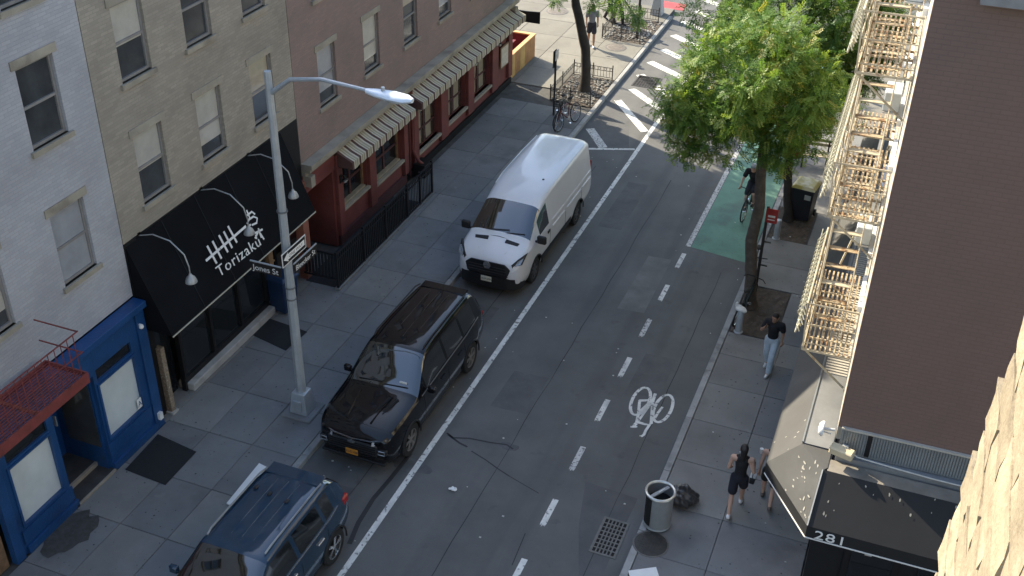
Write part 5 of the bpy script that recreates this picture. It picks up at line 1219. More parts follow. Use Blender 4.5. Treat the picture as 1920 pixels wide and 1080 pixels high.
# far lamp post base
v = GZ(1232, 26, 0); t = thing('street_lamp', 'grey street lamp post with a tapered base at the far corner beyond the tree guards', 'street lamp', (v.x, v.y, 0))
MB().add([(-.26, -.26, 0), (.26, -.26, 0), (.26, .26, 0), (-.26, .26, 0), (-.17, -.17, .75), (.17, -.17, .75), (.17, .17, .75), (-.17, .17, .75)], [(0,3,2,1),(4,5,6,7),(0,1,5,4),(1,2,6,5),(2,3,7,6),(3,0,4,7)]).build('base_box', m_galv, t, bevel=.02); MB().tube([(0, 0, .75), (0, 0, 8)], [.12, .08], 8).build('shaft', m_galv, t)
MB().tube([(0, 0, 7.7), (1.0, 0, 8.2), (2.4, 0, 8.2)], .04, 6).build('arm', m_galv, t, True); MB().ball((2.6, 0, 8.17), (.35, .15, .08), 12, 6).build('lamp_head', m_galv, t, True)
v = GZ(1603, 26, 0); t = thing('street_lamp', 'grey street lamp post past the big tree on the fire escape side', 'street lamp', (v.x, v.y, 0))
MB().add([(-.26, -.26, 0), (.26, -.26, 0), (.26, .26, 0), (-.26, .26, 0), (-.17, -.17, .75), (.17, -.17, .75), (.17, .17, .75), (-.17, .17, .75)], [(0,3,2,1),(4,5,6,7),(0,1,5,4),(1,2,6,5),(2,3,7,6),(3,0,4,7)]).build('base_box', m_galv, t, bevel=.02); MB().tube([(0, 0, .75), (0, 0, 8)], [.12, .08], 8).build('shaft', m_galv, t)
MB().tube([(0, 0, 7.7), (-1.0, 0, 8.2), (-2.4, 0, 8.2)], .04, 6).build('arm', m_galv, t, True); MB().ball((-2.6, 0, 8.17), (.35, .15, .08), 12, 6).build('lamp_head', m_galv, t, True)

# sign posts
sp = thing('sign_post', 'dark parking sign post with locked bicycles at its foot', 'sign post', (GZ(1038, 216, 0).x, GZ(1038, 216, 0).y, 0))
ztop = GY(1034, 92, sp.location.y).z
MB().box(-.03, .03, -.03, .03, 0, ztop).build('post', m_iron, sp); MB().box(-.045, -.033, -.16, .16, ztop-.62, ztop-.02).build('sign_plate', m_signblk, sp); MB().box(.033, .04, -.16, .16, ztop-.35, ztop).build('sign_plate', M('plate_back', (.45, .45, .44), .5, .3), sp)
v = GZ(1416, 545, 0); sp = thing('sign_post', 'slim dark post with a small red sign beside the big tree trunk', 'sign post', (v.x, v.y, 0)); zt_ = GY(1443, 388, v.y).z
MB().box(-.035, .035, -.035, .035, 0, zt_).build('post', m_iron, sp); pl = MB().box(-.03, .27, -.055, -.042, zt_-.42, zt_-.02).build('sign_plate', m_signred, sp); MB().box(.03, .21, -.0575, -.0555, zt_-.26, zt_-.20).box(.03, .21, -.0575, -.0555, zt_-.34, zt_-.31).build('sign_lines', m_let, pl)
for zz in (.8, 1.5): MB().box(.035, .20, -.02, .02, zz, zz+.03).build('bracket', m_iron, sp)
v = GZ(1470, 395, 0); sp = thing('sign_post', 'post with a round red sign between the two tree trunks', 'sign post', (-3.05, 30.6, 0)); zz = GY(1469, 275, 30.6).z
MB().cyl((0, 0, 0), (0, 0, zz+.35), .03, n=8).build('post', m_galv, sp); d = MB().lathe([(.32, -.006), (.32, .006)], (0, -.045, zz), 24, 'y').build('sign_disc', m_signred, sp); MB().box(-.22, .22, -.056, -.052, zz-.055, zz+.055).build('white_bar', m_let, d)

# tree guards: low railings on three sides
def guard(label, x0, x1, y0, y1, hgt=.46):
    t = thing('tree_guard', label, 'tree guard', (0, 0, 0))
    runs = [((x1, y0), (x0, y0)), ((x0, y0), (x0, y1)), ((x0, y1), (x1, y1))]
    for a, b in runs:
        A = Vector((*a, 0)); B = Vector((*b, 0)); L = (B-A).length; d_ = (B-A)/L
        for zz in (.08, hgt*.72, hgt): MB().beam(A+Vector((0, 0, zz)), B+Vector((0, 0, zz)), .022, .018).build('rail', m_iron, t)
        k = int(L/.115)
        for i in range(1, k): q = A+d_*(L*i/k); MB().beam(q+Vector((0, 0, .08)), q+Vector((0, 0, hgt)), .012, .012).build('bar', m_iron, t)
        for i in range(0, k, 2): q = A+d_*(L*(i+.5)/k); MB().tube([q+Vector((0, 0, hgt*.86))+(d_*math.cos(s)+Vector((0, 0, 1))*math.sin(s))*.045 for s in np.linspace(0, 2*math.pi, 8, endpoint=False)], .006, 4, closed=True).build('ring', m_iron, t)
        for q in (A, B, (A+B)/2): MB().beam(q, q+Vector((0, 0, hgt+.12)), .032, .032).build('post', m_iron, t); 
guard('low black railing round the tree bed by the bicycles', pitL[0]+.03, pitL[1]-.08, pitL[2]+.05, pitL[3]-.05)
guard('low black railing round the far tree bed past the round brown cover', pitL2[0]+.03, pitL2[1]-.2, pitL2[2]+.05, pitL2[3]-.05, .5)

# bicycles
def bicycle(label, loc, rz, lean=0, frame=None, basket=False):
    t = thing('bicycle', label, 'bicycle', loc, rz); t.rotation_euler = (0, lean, rz); fm = frame or m_black; r = .335
    for y in (-.53, .53):
        w = bpy.data.objects.new('wheel', None); COL.objects.link(w); w.parent = t; w.location = (0, y, r); w.empty_display_size = .1
        ring = [(0, (r-.02)*math.cos(a), (r-.02)*math.sin(a)) for a in np.linspace(0, 2*math.pi, 24, endpoint=False)]
        MB().tube(ring, .021, 6, closed=True).build('tyre', m_tyre, w, True); MB().tube([(0, q[1]*.93, q[2]*.93) for q in ring], .009, 5, closed=True).build('rim', m_chrome, w, True)
        s_ = MB()
        for k in range(12): a = 2*math.pi*k/12; s_.cyl((.02*(-1)**k, 0, 0), (0, (r-.04)*math.cos(a), (r-.04)*math.sin(a)), .0025, n=3)
        s_.build('spokes', m_chrome, w); MB().cyl((-.05, 0, 0), (.05, 0, 0), .02, n=8).build('hub', m_chrome, w)
    bbk = (0, .05, .29); seat = (0, .20, .80); head = (0, -.36, .78); hb = (0, -.39, .66)
    f = MB()
    for a, b, rr in ((bbk, seat, .017), (seat, head, .017), (bbk, hb, .02), ((0, .53, r), bbk, .012), ((0, .53, r), (0, .21, .76), .011), (head, hb, .02)): f.cyl(a, b, rr, n=6)
    f.build('frame', fm, t); MB().cyl((.03, -.53, r), (.02, -.40, .66), .012, n=6).cyl((-.03, -.53, r), (-.02, -.40, .66), .012, n=6).build('fork', fm, t)
    MB().cyl((0, -.36, .78), (0, -.34, .98), .014, n=6).tube([(-.29, -.26, .97), (-.2, -.33, 1.0), (0, -.37, .99), (.2, -.33, 1.0), (.29, -.26, .97)], .013, 6).build('handlebar', m_black, t)
    MB().cyl((0, .20, .80), (0, .22, .92), .013, n=6).build('seat_post', m_chrome, t); sd = MB().ball((0, .27, .94), (.075, .14, .035), 10, 6).build('saddle', m_tyre, t, True)
    MB().lathe([(.09, -.004), (.09, .004)], (.04, .05, .29), 16, 'x').cyl((.05, .05, .29), (.05, .05, .13), .01, n=5).cyl((-.05, .05, .29), (-.05, .05, .45), .01, n=5).box(.05, .14, .01, .09, .115, .135).box(-.14, -.05, .01, .09, .44, .46).build('crank', m_chrome, t)
    if basket:
        b = MB()
        for zz in (.80, .88, .96): b.tube([(-.16, -.62, zz), (.16, -.62, zz), (.16, -.40, zz), (-.16, -.40, zz)], .005, 4, closed=True)
        for q in np.linspace(-.16, .16, 6): b.cyl((q, -.62, .80), (q, -.62, .96), .004, n=4).cyl((q, -.40, .80), (q, -.40, .96), .004, n=4)
        b.build('basket', m_black, t)
    return t
v = GZ(1034, 243, 0)
bicycle('black bicycle with a front basket locked to the sign post by the van', (v.x+.05, v.y+.55, 0), R(8), R(5), M('bike_dark', (.02, .02, .022), .4, .3), True)
bicycle('dark red bicycle leaning beside the basket bicycle by the van', (v.x+.42, v.y+.45, 0), R(-14), R(-7), M('bike_red', (.12, .02, .02), .4, .2))
v = GZ(1393, 560, 0)
bicycle('black bicycle locked at the kerb beside the big tree trunk', (v.x-.02, v.y+.9, 0), R(3), R(6), M('bike_dark', (.02, .02, .022), .4, .3))
v = GZ(1376, 606, 0)
bicycle('dark bicycle leaning on the bollard with the white bag', (v.x+.12, v.y+.45, 0), R(172), R(-6), M('bike_green', (.02, .035, .03), .4, .3))

# bollards
def bollard(label, px, py, hgt, bag=False):
    v = GZ(px, py, 0); t = thing('bollard', label, 'bollard', (v.x, v.y, 0)); MB().lathe([(.085, -.02), (.085, hgt-.05), (.07, hgt-.015), (.001, hgt)], n=16).build('pipe', m_galv, t, True); MB().lathe([(.11, 0), (.11, .02), (.085, .03)], n=16).build('collar', m_galv, t)
    return v
v = bollard('grey pipe bollard with a white bag on top beside the tree bed', 1384, 622, .66)
bgm = MB().ball((0, 0, .02), (.14, .11, .06), 12, 7).ball((-.11, .04, .10), (.045, .04, .09), 8, 5).ball((.10, -.03, .0), (.07, .06, .05), 8, 5).ball((-.03, .03, .06), (.06, .05, .06), 8, 5)
o = bgm.build('plastic_bag', M('white_plastic', (.62, .62, .60), .5, var=.1), smooth=True, loc=(v.x-.02, v.y, .66)); md = o.modifiers.new('r', 'REMESH'); md.mode = 'VOXEL'; md.voxel_size = .018; realize(o); shade(o); tag(o, 'crumpled white plastic bag on top of a grey bollard', 'bag')
bollard('grey pipe bollard standing before the thinner tree trunk', 1455, 447, .62)

# bin with yellow lid, bench
v = GZ(1496, 414, 0); t = wheelie('wheeled_bin', 'dark bin with a yellow lid beside the thinner tree trunk', (v.x+.05, v.y+.25, 0), R(-8), m_darkplastic, M('yellow_lid', (.30, .26, .06), .5, var=.2, scale=5, spots=[((.5, .48, .35), 3, .52, .1, .7)]), .66, .72, 1.08)
MB().box(.08, .26, -.372, -.362, .78, .93).build('label', M('pale_label', (.4, .4, .36), .6), t)
v = GZ(1495, 312, 0); t = thing('bench', 'pale slatted bench on the pavement past the bins', 'bench', (v.x+.1, v.y+.2, 0), R(6))
m_slat = M('pale_bench_slat', (.34, .30, .22), .7, var=.25, scale=6)
for yy in (-.2, -.07, .06, .19): MB().rbox(-.85, .85, yy-.05, yy+.05, .43, .46, .006).build('slat', m_slat, t)
for zz in (.6, .74): MB().rbox(-.85, .85, .25, .28, zz, zz+.10, .006).build('back_slat', m_slat, t)
for sx in (-.75, 0, .75): MB().box(sx-.025, sx+.025, -.22, -.17, 0, .43).box(sx-.025, sx+.025, .19, .24, 0, .84).box(sx-.025, sx+.025, -.22, .24, .40, .429).build('leg', m_black, t)

# litter bin, bag, paper
v = GZ(1230, 998, 0); t = thing('litter_bin', 'round grey steel litter bin with a divided top at the kerb', 'litter bin', (v.x-.05, v.y+.24, 0)); r, hb = .275, .86
m_steel = M('dull_steel', (.26, .27, .275), .5, .25, .12, 3)
MB().lathe([(r*.93, .02), (r*.96, .10), (r, hb-.03)], n=32, cap=False).build('drum', m_steel, t, True); MB().tube([(r*1.02*math.cos(a), r*1.02*math.sin(a), hb) for a in np.linspace(0, 2*math.pi, 32, endpoint=False)], .030, 8, closed=True).build('rim', M('bright_rim', (.45, .47, .48), .3, .7), t, True)
MB().tube([(r*.95*math.cos(a), r*.95*math.sin(a), .05) for a in np.linspace(0, 2*math.pi, 32, endpoint=False)], .022, 6, closed=True).build('foot_ring', m_steel, t, True)
MB().lathe([(r*.97, .6), (.001, .56)], n=28, cap=False).build('liner', m_under, t); MB().beam((-r*.5, -r*.72, hb-.02), (r*.42, r*.74, hb-.02), .07, .03).build('divider', m_steel, t); MB().beam((-r*.1, -r*.15, hb+.0), (r*.2, r*.38, hb+.0), .025, .012).build('divider_label', m_offwhite, t)
a0, a1 = R(205), R(250); sl = [(r*1.006*math.cos(a), r*1.006*math.sin(a)) for a in np.linspace(a0, a1, 7)]
MB().add([(x, y, .12) for x, y in sl]+[(x, y, hb-.05) for x, y in sl], [(i, i+1, 7+i+1, 7+i) for i in range(6)]).build('dark_panel', m_under, t)
v = GZ(1272, 950, 0); bg = MB().ball((0, 0, .20), (.27, .26, .22), 20, 14).ball((.06, -.02, .42), (.10, .09, .12), 10, 8).ball((-.15, .1, .12), (.18, .16, .14), 12, 8).ball((.18, .1, .12), (.16, .17, .13), 12, 8)
o = bg.build('rubbish_bag', M('black_bag', (.045, .046, .05), .35, var=.2, spec=.6), loc=(v.x+.02, v.y+.12, 0)); md = o.modifiers.new('r', 'REMESH'); md.mode = 'VOXEL'; md.voxel_size = .022; realize(o)
rn = random.Random(3)
for q in o.data.vertices: q.co += q.normal*(.016*math.sin(q.co.x*38+q.co.z*21)+.012*math.sin(q.co.y*47+q.co.z*33)+rn.uniform(-.004, .004)); q.co.z = max(q.co.z, .003)
shade(o, 60); tag(o, 'full dark rubbish bag slumped against the litter bin', 'rubbish bag')
wp = [GZ(*q, .01) for q in [(1178, 1071), (1230, 1064), (1240, 1095), (1186, 1104)]]; c = sum(wp, Vector())/4
o = MB().prism([q-c for q in wp], (0, 0, .02)).build('white_sheet', m_white, loc=(c.x, c.y, .006)); tag(o, 'flat white board lying on the pavement by the round cover', 'board')
v = GZ(849, 919, ZR); pb = MB()
for k in range(9): pb.ball((random.uniform(-.06, .06), random.uniform(-.06, .06), random.uniform(.01, .05)), (random.uniform(.02, .05), random.uniform(.02, .05), random.uniform(.012, .03)), 6, 4)
o = pb.build('crumpled_paper', m_white, loc=(v.x, v.y, ZR+.004)); md = o.modifiers.new('r', 'REMESH'); md.mode = 'VOXEL'; md.voxel_size = .014; realize(o); tag(o, 'crumpled white paper lying in the roadway', 'paper')
# litter specks and stains: scraps nobody could count
sc = MB(); rn = random.Random(11)
for k in range(420):
    if k % 2: x, y = rn.uniform(-13.8, -10.7), rn.uniform(9.5, 35)
    else: x, y = rn.uniform(-3.1, -.2), rn.uniform(14, 35)
    r = rn.uniform(.010, .024); sc.poly([(x+r*math.cos(a)*rn.uniform(.7, 1.2), y+r*math.sin(a)*rn.uniform(.7, 1.2), .0052) for a in np.linspace(0, 2*math.pi, 6, endpoint=False)])
o = sc.build('gum_spots', M('gum_spot', (.05, .05, .05), .8, var=.4, scale=2), recalc=False); tag(o, 'dark gum spots trodden into the pavements', 'gum spots', kind='stuff')
sc = MB()
for k in range(90):
    zone = rn.random()
    if zone < .5: x, y, z = rn.uniform(-10.4, -8.4), rn.uniform(11, 33), ZR+.003
    elif zone < .8: x, y, z = rn.uniform(-8, -3.5), rn.uniform(13, 33), ZR+.003
    else: x, y, z = rn.uniform(-3.2, -.4), rn.uniform(14.5, 30), .006
    r = rn.uniform(.008, .022); sc.box(x-r, x+r, y-r*.8, y+r*.8, z, z+r*.5)
o = sc.build('litter_scraps', M('litter_scrap', (.45, .44, .40), .7, var=.3), recalc=False); tag(o, 'tiny pale litter scraps scattered on road and pavements', 'litter', kind='stuff')
# ================================================================== PEOPLE
SKINS = {'tan': M('skin_tan', (.36, .20, .13), .55, var=.08), 'pale': M('skin_pale', (.50, .31, .23), .55, var=.08), 'deep': M('skin_deep', (.17, .085, .05), .55, var=.08)}
m_hair = M('dark_hair', (.014, .011, .010), .5, var=.3, scale=30, bump=.5, bscale=120); m_hairbr = M('ginger_hair', (.30, .13, .05), .5, var=.3, scale=30)
def fabric(name, col, rough=.85): return M('fabric_'+name, col, rough, var=.15, scale=9, bump=.2, bscale=300)
def voxel(mb, name, mat, parent, vox=.013, smooth_it=4):
    o = mb.build(name, mat, parent, recalc=True); md = o.modifiers.new('r', 'REMESH'); md.mode = 'VOXEL'; md.voxel_size = vox
    if smooth_it: s = o.modifiers.new('s', 'SMOOTH'); s.factor = .5; s.iterations = smooth_it
    bpy.context.view_layer.update(); realize(o); o.data.materials.clear(); o.data.materials.append(mat); shade(o, 180)
    return o
def limb(mb, a, b, r0, r1, n=10):
    mb.cyl(a, b, r0, r1, n); mb.ball(a, r0, n, 6); mb.ball(b, r1, n, 6)
def person(label, loc, rz, J, hgt=1.72, skin='tan', top=('black', (.012, .012, .013)), sleeves='short', bottom=('jeans', (.25, .33, .42)), legs='long', shoes=(.6, .6, .58), hair='short', hairm=None, female=False, vox=.013, extra=None):
    """faces -Y locally; J gives joint positions in metres for a 1.72 m figure"""
    t = thing('person', label, 'person', loc, rz); t.scale = (hgt/1.72,)*3
    V = {k: Vector(v) for k, v in J.items()}
    pel, ch, nk, hd = V['pelvis'], V['chest'], V['neck'], V['head']; sk = SKINS[skin]
    ws = .92 if female else 1.0
    b = MB()
    limb(b, pel, (pel+ch)/2, .115*ws, .105*ws, 14); limb(b, (pel+ch)/2, ch, .105*ws, .125*ws, 14); limb(b, ch, nk, .10*ws, .055, 12); limb(b, nk, hd-Vector((0, 0, .05)), .052, .055, 12)
    for s in ('l', 'r'):
        sh, el, ha = V['sh_'+s], V['el_'+s], V['ha_'+s]
        limb(b, ch+(sh-ch)*.3+Vector((0, 0, .06)), sh, .085*ws, .062*ws); limb(b, sh, el, .052*ws, .040*ws); limb(b, el, ha, .040*ws, .027*ws)
        d = (ha-el).normalized(); side = d.orthogonal().normalized() if 'pd_'+s not in V else V['pd_'+s].normalized(); side = (side-d*side.dot(d)).normalized(); nn = d.cross(side)
        palm = ha+d*.05; limb(b, ha, palm, .027, .034)
        for i, (o_, ln) in enumerate(((-.030, .062), (-.010, .074), (.010, .070), (.030, .055))):
            p0 = palm+side*o_+d*.02; p1 = p0+d*ln*.5+nn*.010; p2 = p1+d*ln*.40+nn*.026; limb(b, p0, p1, .011, .010, 6); limb(b, p1, p2, .010, .008, 6)
        th0 = ha+side*-.028+d*.02; th1 = th0-side*.03+d*.030+nn*.012; limb(b, th0, th1, .012, .011, 6); limb(b, th1, th1+d*.03+nn*.012, .011, .009, 6)
        hp, kn, an_, to = V['hp_'+s], V['kn_'+s], V['an_'+s], V['to_'+s]
        limb(b, hp, kn, .083*ws, .055*ws, 12); limb(b, kn, kn+(an_-kn)*.35, .055*ws, .056*ws); limb(b, kn+(an_-kn)*.35, an_, .056*ws, .036*ws); limb(b, an_, to, .036, .028)
    f = V['face'].normalized() if 'face' in V else Vector((0, -1, 0)); rt = f.cross(Vector((0, 0, 1))).normalized(); up = rt.cross(f)
    hm = MB().ball((0, 0, 0), (.075, .092, .115), 18, 14)
    for v in hm.v: q = hd+rt*v[0]-f*v[1]+up*v[2]; b.v.append(tuple(q))
    nb = len(b.v)-len(hm.v)
    for fc_ in hm.f: b.f.append(tuple(i+nb for i in fc_)); b.m.append(0)
    b.ball(hd+f*.095-up*.012, .017, 6, 5); b.ball(hd+f*.06-up*.075, .048, 8, 6); limb(b, hd+f*.088+up*.01, hd+f*.104-up*.022, .010, .016, 6)
    for s in (-1, 1): b.ball(hd+rt*s*.076, (.016, .022, .034), 6, 5)
    body = voxel(b, 'body', sk, t, min(vox, .012), 2)
    for s in (-1, 1): MB().ball(hd+f*.082+rt*s*.032+up*.018, (.013, .008, .008), 8, 6).build('eye', m_under, t, True)
    MB().ball(hd+f*.092-up*.055, (.024, .008, .007), 8, 6).build('mouth', M('lips', (.30, .11, .09), .5), t, True)
    # clothes
    g = MB(); e = .016
    limb(g, pel+Vector((0, 0, .02)), (pel+ch)/2, .118*ws+e, .108*ws+e, 14); limb(g, (pel+ch)/2, ch, .108*ws+e, .128*ws+e, 14); limb(g, ch, nk-(nk-ch)*.35, .103*ws+e, .072+e*.6, 12)
    for s in ('l', 'r'):
        sh, el, ha = V['sh_'+s], V['el_'+s], V['ha_'+s]; limb(g, ch+(sh-ch)*.3+Vector((0, 0, .06)), sh if sleeves != 'none' else ch+(sh-ch)*.55+Vector((0, 0, .07)), .085*ws+e, (.064*ws+e*.8) if sleeves != 'none' else .05)
        if sleeves == 'short': limb(g, sh, sh+(el-sh)*.62, .058+e, .056+e)
        elif sleeves == 'long': limb(g, sh, el, .056+e, .046+e); limb(g, el, el+(ha-el)*.92, .046+e, .036+e)
    voxel(g, 'top', fabric(*top), t, vox)
    g = MB(); limb(g, pel+Vector((0, 0, .06)), pel-Vector((0, 0, .03)), .122*ws+e*.7, .125*ws+e, 14)
    for s in ('l', 'r'):
        hp, kn, an_ = V['hp_'+s], V['kn_'+s], V['an_'+s]
        if legs == 'skirt': limb(g, pel-Vector((0, 0, .02)), hp+(kn-hp)*.50, .13*ws+e, .125*ws+e, 14)
        elif legs == 'shorts': limb(g, hp, hp+(kn-hp)*.72, .087*ws+e, .088*ws+e, 12)
        else: limb(g, hp, kn, .085*ws+e, .066*ws+e, 12); limb(g, kn, an_+(kn-an_)*.06, .066*ws+e, .052*ws+e, 12)
    voxel(g, 'skirt' if legs == 'skirt' else 'trousers', fabric(*bottom), t, vox)
    for s in ('l', 'r'):
        an_, to = V['an_'+s], V['to_'+s]; g = MB(); hl = an_-(to-an_)*.28-Vector((0, 0, .03)); limb(g, hl, to, .045, .040, 10); limb(g, an_, hl, .046, .042); voxel(g, 'shoe', M('shoe_%d' % int(shoes[0]*100), shoes, .6, var=.15), t, .012)
    hmm = hairm or m_hair; g = MB()
    hb_ = hd-f*.018+up*.022
    hs = MB().ball((0, 0, 0), (.084, .098, .110), 16, 12)
    pts = [hb_+rt*v[0]-f*v[1]+up*v[2] for v in hs.v]; g.add(pts, hs.f)
    g.v = [tuple(q) for q in g.v]
    if hair == 'long':
        limb(g, hb_-f*.05, nk-f*.055+Vector((0, 0, .02)), .075, .060); limb(g, nk-f*.055, nk-f*.075-Vector((0, 0, .09)), .058, .035)
    elif hair == 'bun': g.ball(hb_-f*.09+up*.04, .05, 10, 8)
    elif hair == 'curly':
        rn = random.Random(5)
        for k in range(26): q = Vector((rn.gauss(0, 1), rn.gauss(0, 1), abs(rn.gauss(0, 1))+.1)).normalized(); g.ball(hb_+rt*q.x*.082-f*(q.y*.09+.01)+up*q.z*.10, .032, 8, 6)
    o = voxel(g, 'hair', hmm, t, .012, 1)
    bm = bmesh.new(); bm.from_mesh(o.data); kill = [v for v in bm.verts if (v.co-hd).dot(f) > .045 and (v.co-hd).dot(up) < .062]; bmesh.ops.delete(bm, geom=kill, context='VERTS'); bm.to_mesh(o.data); bm.free()
    if extra: extra(t, V, f, rt, up)
    return t
def walk(stride=.30, lean=0, swing=.22, left_front=True, arms=True):
    s = 1 if left_front else -1
    J = dict(pelvis=(0, 0, .95), chest=(0, -.02-lean, 1.28), neck=(0, -.02-lean, 1.47), head=(0, -.05-lean, 1.60),
             sh_l=(.185, -.01-lean, 1.40), sh_r=(-.185, -.01-lean, 1.40), el_l=(.225, .02+s*swing*.4, 1.13), el_r=(-.225, .02-s*swing*.4, 1.13), ha_l=(.235, -.08+s*swing, .91), ha_r=(-.235, -.08-s*swing, .91),
             hp_l=(.09, 0, .92), hp_r=(-.09, 0, .92), kn_l=(.10, -s*stride*.55-.05, .50), kn_r=(-.10, s*stride*.45-.06, .50), an_l=(.095, -s*stride, .075 if s > 0 else .12), an_r=(-.095, s*stride, .12 if s > 0 else .075))
    for q in 'lr':
        a = J['an_'+q]; fr = (a[1] < 0); J['to_'+q] = (a[0], a[1]-.15, .04 if fr else .035)
        if not fr: J['an_'+q] = (a[0], a[1], .13)
    return J
# man holding a phone to his mouth, walking towards us
J = walk(.20, 0, .10, True); J['el_r'] = (-.27, -.10, 1.16); J['ha_r'] = (-.12, -.26, 1.40); J['pd_r'] = (0, 0, 1); J['face'] = (-.15, -.95, -.35); J['head'] = (0, -.07, 1.59)
def phone(t, V, f, rt, up): MB().rbox(-.04, .0, -.02, .02, -.075, .075, .006).build('phone_part', m_black, t).location = V['ha_r']+Vector((.02, -.06, .06))
def watch(t, V, f, rt, up): pass
v = GZ(1432, 700, 0)
man = person('man in black t-shirt and light jeans walking with a phone at his mouth', (v.x+.05, v.y+.16, 0), R(-12), J, 1.68, 'tan', ('black', (.010, .010, .012)), 'short', ('light_jeans', (.44, .50, .55)), 'long', (.55, .54, .52), 'short')
hp_ = man.matrix_world
ph = MB().rbox(-.036, .036, -.006, .006, -.075, .075, .004).build('phone', m_black); bpy.context.view_layer.update(); ph.location = man.matrix_world @ (Vector(J['ha_r'])+Vector((.035, -.05, .07))); ph.rotation_euler = (R(20), 0, R(50)); tag(ph, 'black phone held up by the man in light jeans', 'phone')
# woman in black walking away
J = walk(.30, 0, .16, False); J['el_l'] = (.24, .02, 1.14); J['ha_l'] = (.20, -.16, 1.02); J['el_r'] = (-.25, .04, 1.14); J['ha_r'] = (-.17, -.20, 1.10); J['face'] = (.1, -1, -.15)
def handbag(px_t, V, f, rt, up): pass
v = GZ(1374, 978, 0)
wm = person('woman in black vest and dark shorts walking away from the litter bin', (v.x-.04, v.y+.30, 0), R(186), J, 1.72, 'pale', ('black', (.010, .010, .012)), 'none', ('navy_shorts', (.012, .013, .022)), 'shorts', (.6, .6, .6), 'long', female=True)
bpy.context.view_layer.update()
hbg = thing('handbag', 'small black handbag with white trim carried by the woman in shorts', 'handbag', wm.matrix_world @ Vector((-.25, -.02, .86))); MB().rbox(-.05, .05, -.11, .11, 0, .15, .02).build('pouch', m_black, hbg); MB().rbox(-.055, .055, -.08, .08, .14, .165, .008).build('trim', m_white, hbg); MB().tube([(0, -.10, .14), (.0, -.06, .34), (0, .0, .50), (0, .06, .34), (0, .10, .14)], .008, 5).build('strap', m_black, hbg)
# second walker half hidden by the awning
J = walk(.24, 0, .12, True); J['el_r'] = (-.25, -.08, 1.15); J['ha_r'] = (-.20, -.28, 1.25)
v = GZ(1421, 958, 0)
w2 = person('person in black dress and sandals walking under the edge of the corner awning', (v.x+.10, v.y+.26, 0), R(184), J, 1.66, 'pale', ('black', (.010, .010, .012)), 'none', ('black_skirt', (.010, .010, .011)), 'shorts', (.10, .08, .07), 'long', female=True)
bpy.context.view_layer.update(); cp = MB().lathe([(.028, 0), (.038, .11), (.036, .112), (.001, .10)], n=14).build('paper_cup', m_white, smooth=True); cp.location = w2.matrix_world @ Vector((.27, -.05, 1.30)); tag(cp, 'white paper cup held by the person under the awning edge', 'cup')
# walker with a rucksack on the sunny pavement
J = walk(.16, .0, .08, True)
v = GZ(1106, 88, 0)
w3 = person('person in grey shirt and dark shorts standing on the sunny pavement by the tree', (v.x, v.y+.1, 0), R(20), J, 1.72, 'tan', ('grey', (.16, .17, .20)), 'short', ('dark_shorts', (.02, .022, .035)), 'shorts', (.6, .6, .58), 'short', m_hairbr, vox=.016)
bpy.context.view_layer.update(); rk = thing('rucksack', 'dark rucksack on the back of the person in grey', 'rucksack', w3.matrix_world @ Vector((0, .21, 1.02)), R(20)); MB().ball((0, 0, .2), (.15, .09, .22), 12, 8).build('pack', fabric('dark_pack', (.03, .03, .04)), rk, True); MB().tube([(.10, -.06, .05), (.12, -.26, .22), (.10, -.12, .40)], .018, 6).build('strap', m_black, rk); MB().tube([(-.10, -.06, .05), (-.12, -.26, .22), (-.10, -.12, .40)], .018, 6).build('strap', m_black, rk)
J = walk(.30, 0, .2, False); v = GZ(1141, 42, 0)
person('person in white top and dark trousers striding past the far tree guard', (v.x, v.y+.1, 0), R(75), J, 1.72, 'tan', ('pale_top', (.55, .55, .53)), 'short', ('dark_trousers', (.02, .02, .025)), 'long', (.03, .03, .03), 'short', vox=.016)
J = walk(.26, 0, .15, True); v = GZ(1148, 46, 0)
person('person in dark jacket and leggings beside the far tree guard', (v.x+.15, v.y+.1, 0), R(70), J, 1.70, 'deep', ('dark_jacket', (.02, .02, .022)), 'long', ('black_legs', (.012, .012, .013)), 'long', (.02, .02, .02), 'short', vox=.016)
J = walk(.12, 0, .05, True); v = GZ(1612, 185, 0)
person('person with ginger curls in pale clothes behind the fire escape railing', (v.x, v.y+.05, 0), R(10), J, 1.68, 'pale', ('blush', (.42, .22, .15)), 'short', ('pale_trousers', (.42, .36, .36)), 'long', (.3, .25, .22), 'curly', m_hairbr, female=True, vox=.016)
# cyclist riding towards us in the green lane
v = GZ(1402, 420, ZR); CX, CY = v.x-.12, v.y+.62
J = dict(pelvis=(0, .24, .98), chest=(0, .04, 1.28), neck=(0, -.04, 1.45), head=(0, -.10, 1.57), sh_l=(.185, .0, 1.40), sh_r=(-.185, .0, 1.40), el_l=(.25, -.14, 1.18), el_r=(-.25, -.14, 1.18), ha_l=(.26, -.27, 1.02), ha_r=(-.26, -.27, 1.02),
         hp_l=(.09, .22, .95), hp_r=(-.09, .22, .95), kn_l=(.11, -.12, .72), kn_r=(-.11, -.06, .56), an_l=(.10, .04, .38), an_r=(-.10, .06, .20), to_l=(.10, -.11, .34), to_r=(-.10, -.09, .15))
def helm(t, V, f, rt, up): pass
rd = person('cyclist in black t-shirt and pale cap riding in the green cycle lane', (CX, CY, ZR), R(-6), J, 1.72, 'pale', ('black', (.010, .010, .012)), 'short', ('dark_shorts', (.02, .022, .03)), 'shorts', (.03, .03, .03), 'short')
hl_ = MB().ball((0, 0, 0), (.098, .125, .085), 16, 10)
hl_.v = [(x, y, max(z, -.02)) for x, y, z in hl_.v]; bpy.context.view_layer.update(); o = hl_.build('helmet', M('grey_helmet', (.30, .33, .35), .4, var=.1), loc=rd.matrix_world @ Vector((0, -.10, 1.62)), smooth=True); tag(o, 'grey helmet on the cyclist in the green lane', 'helmet')
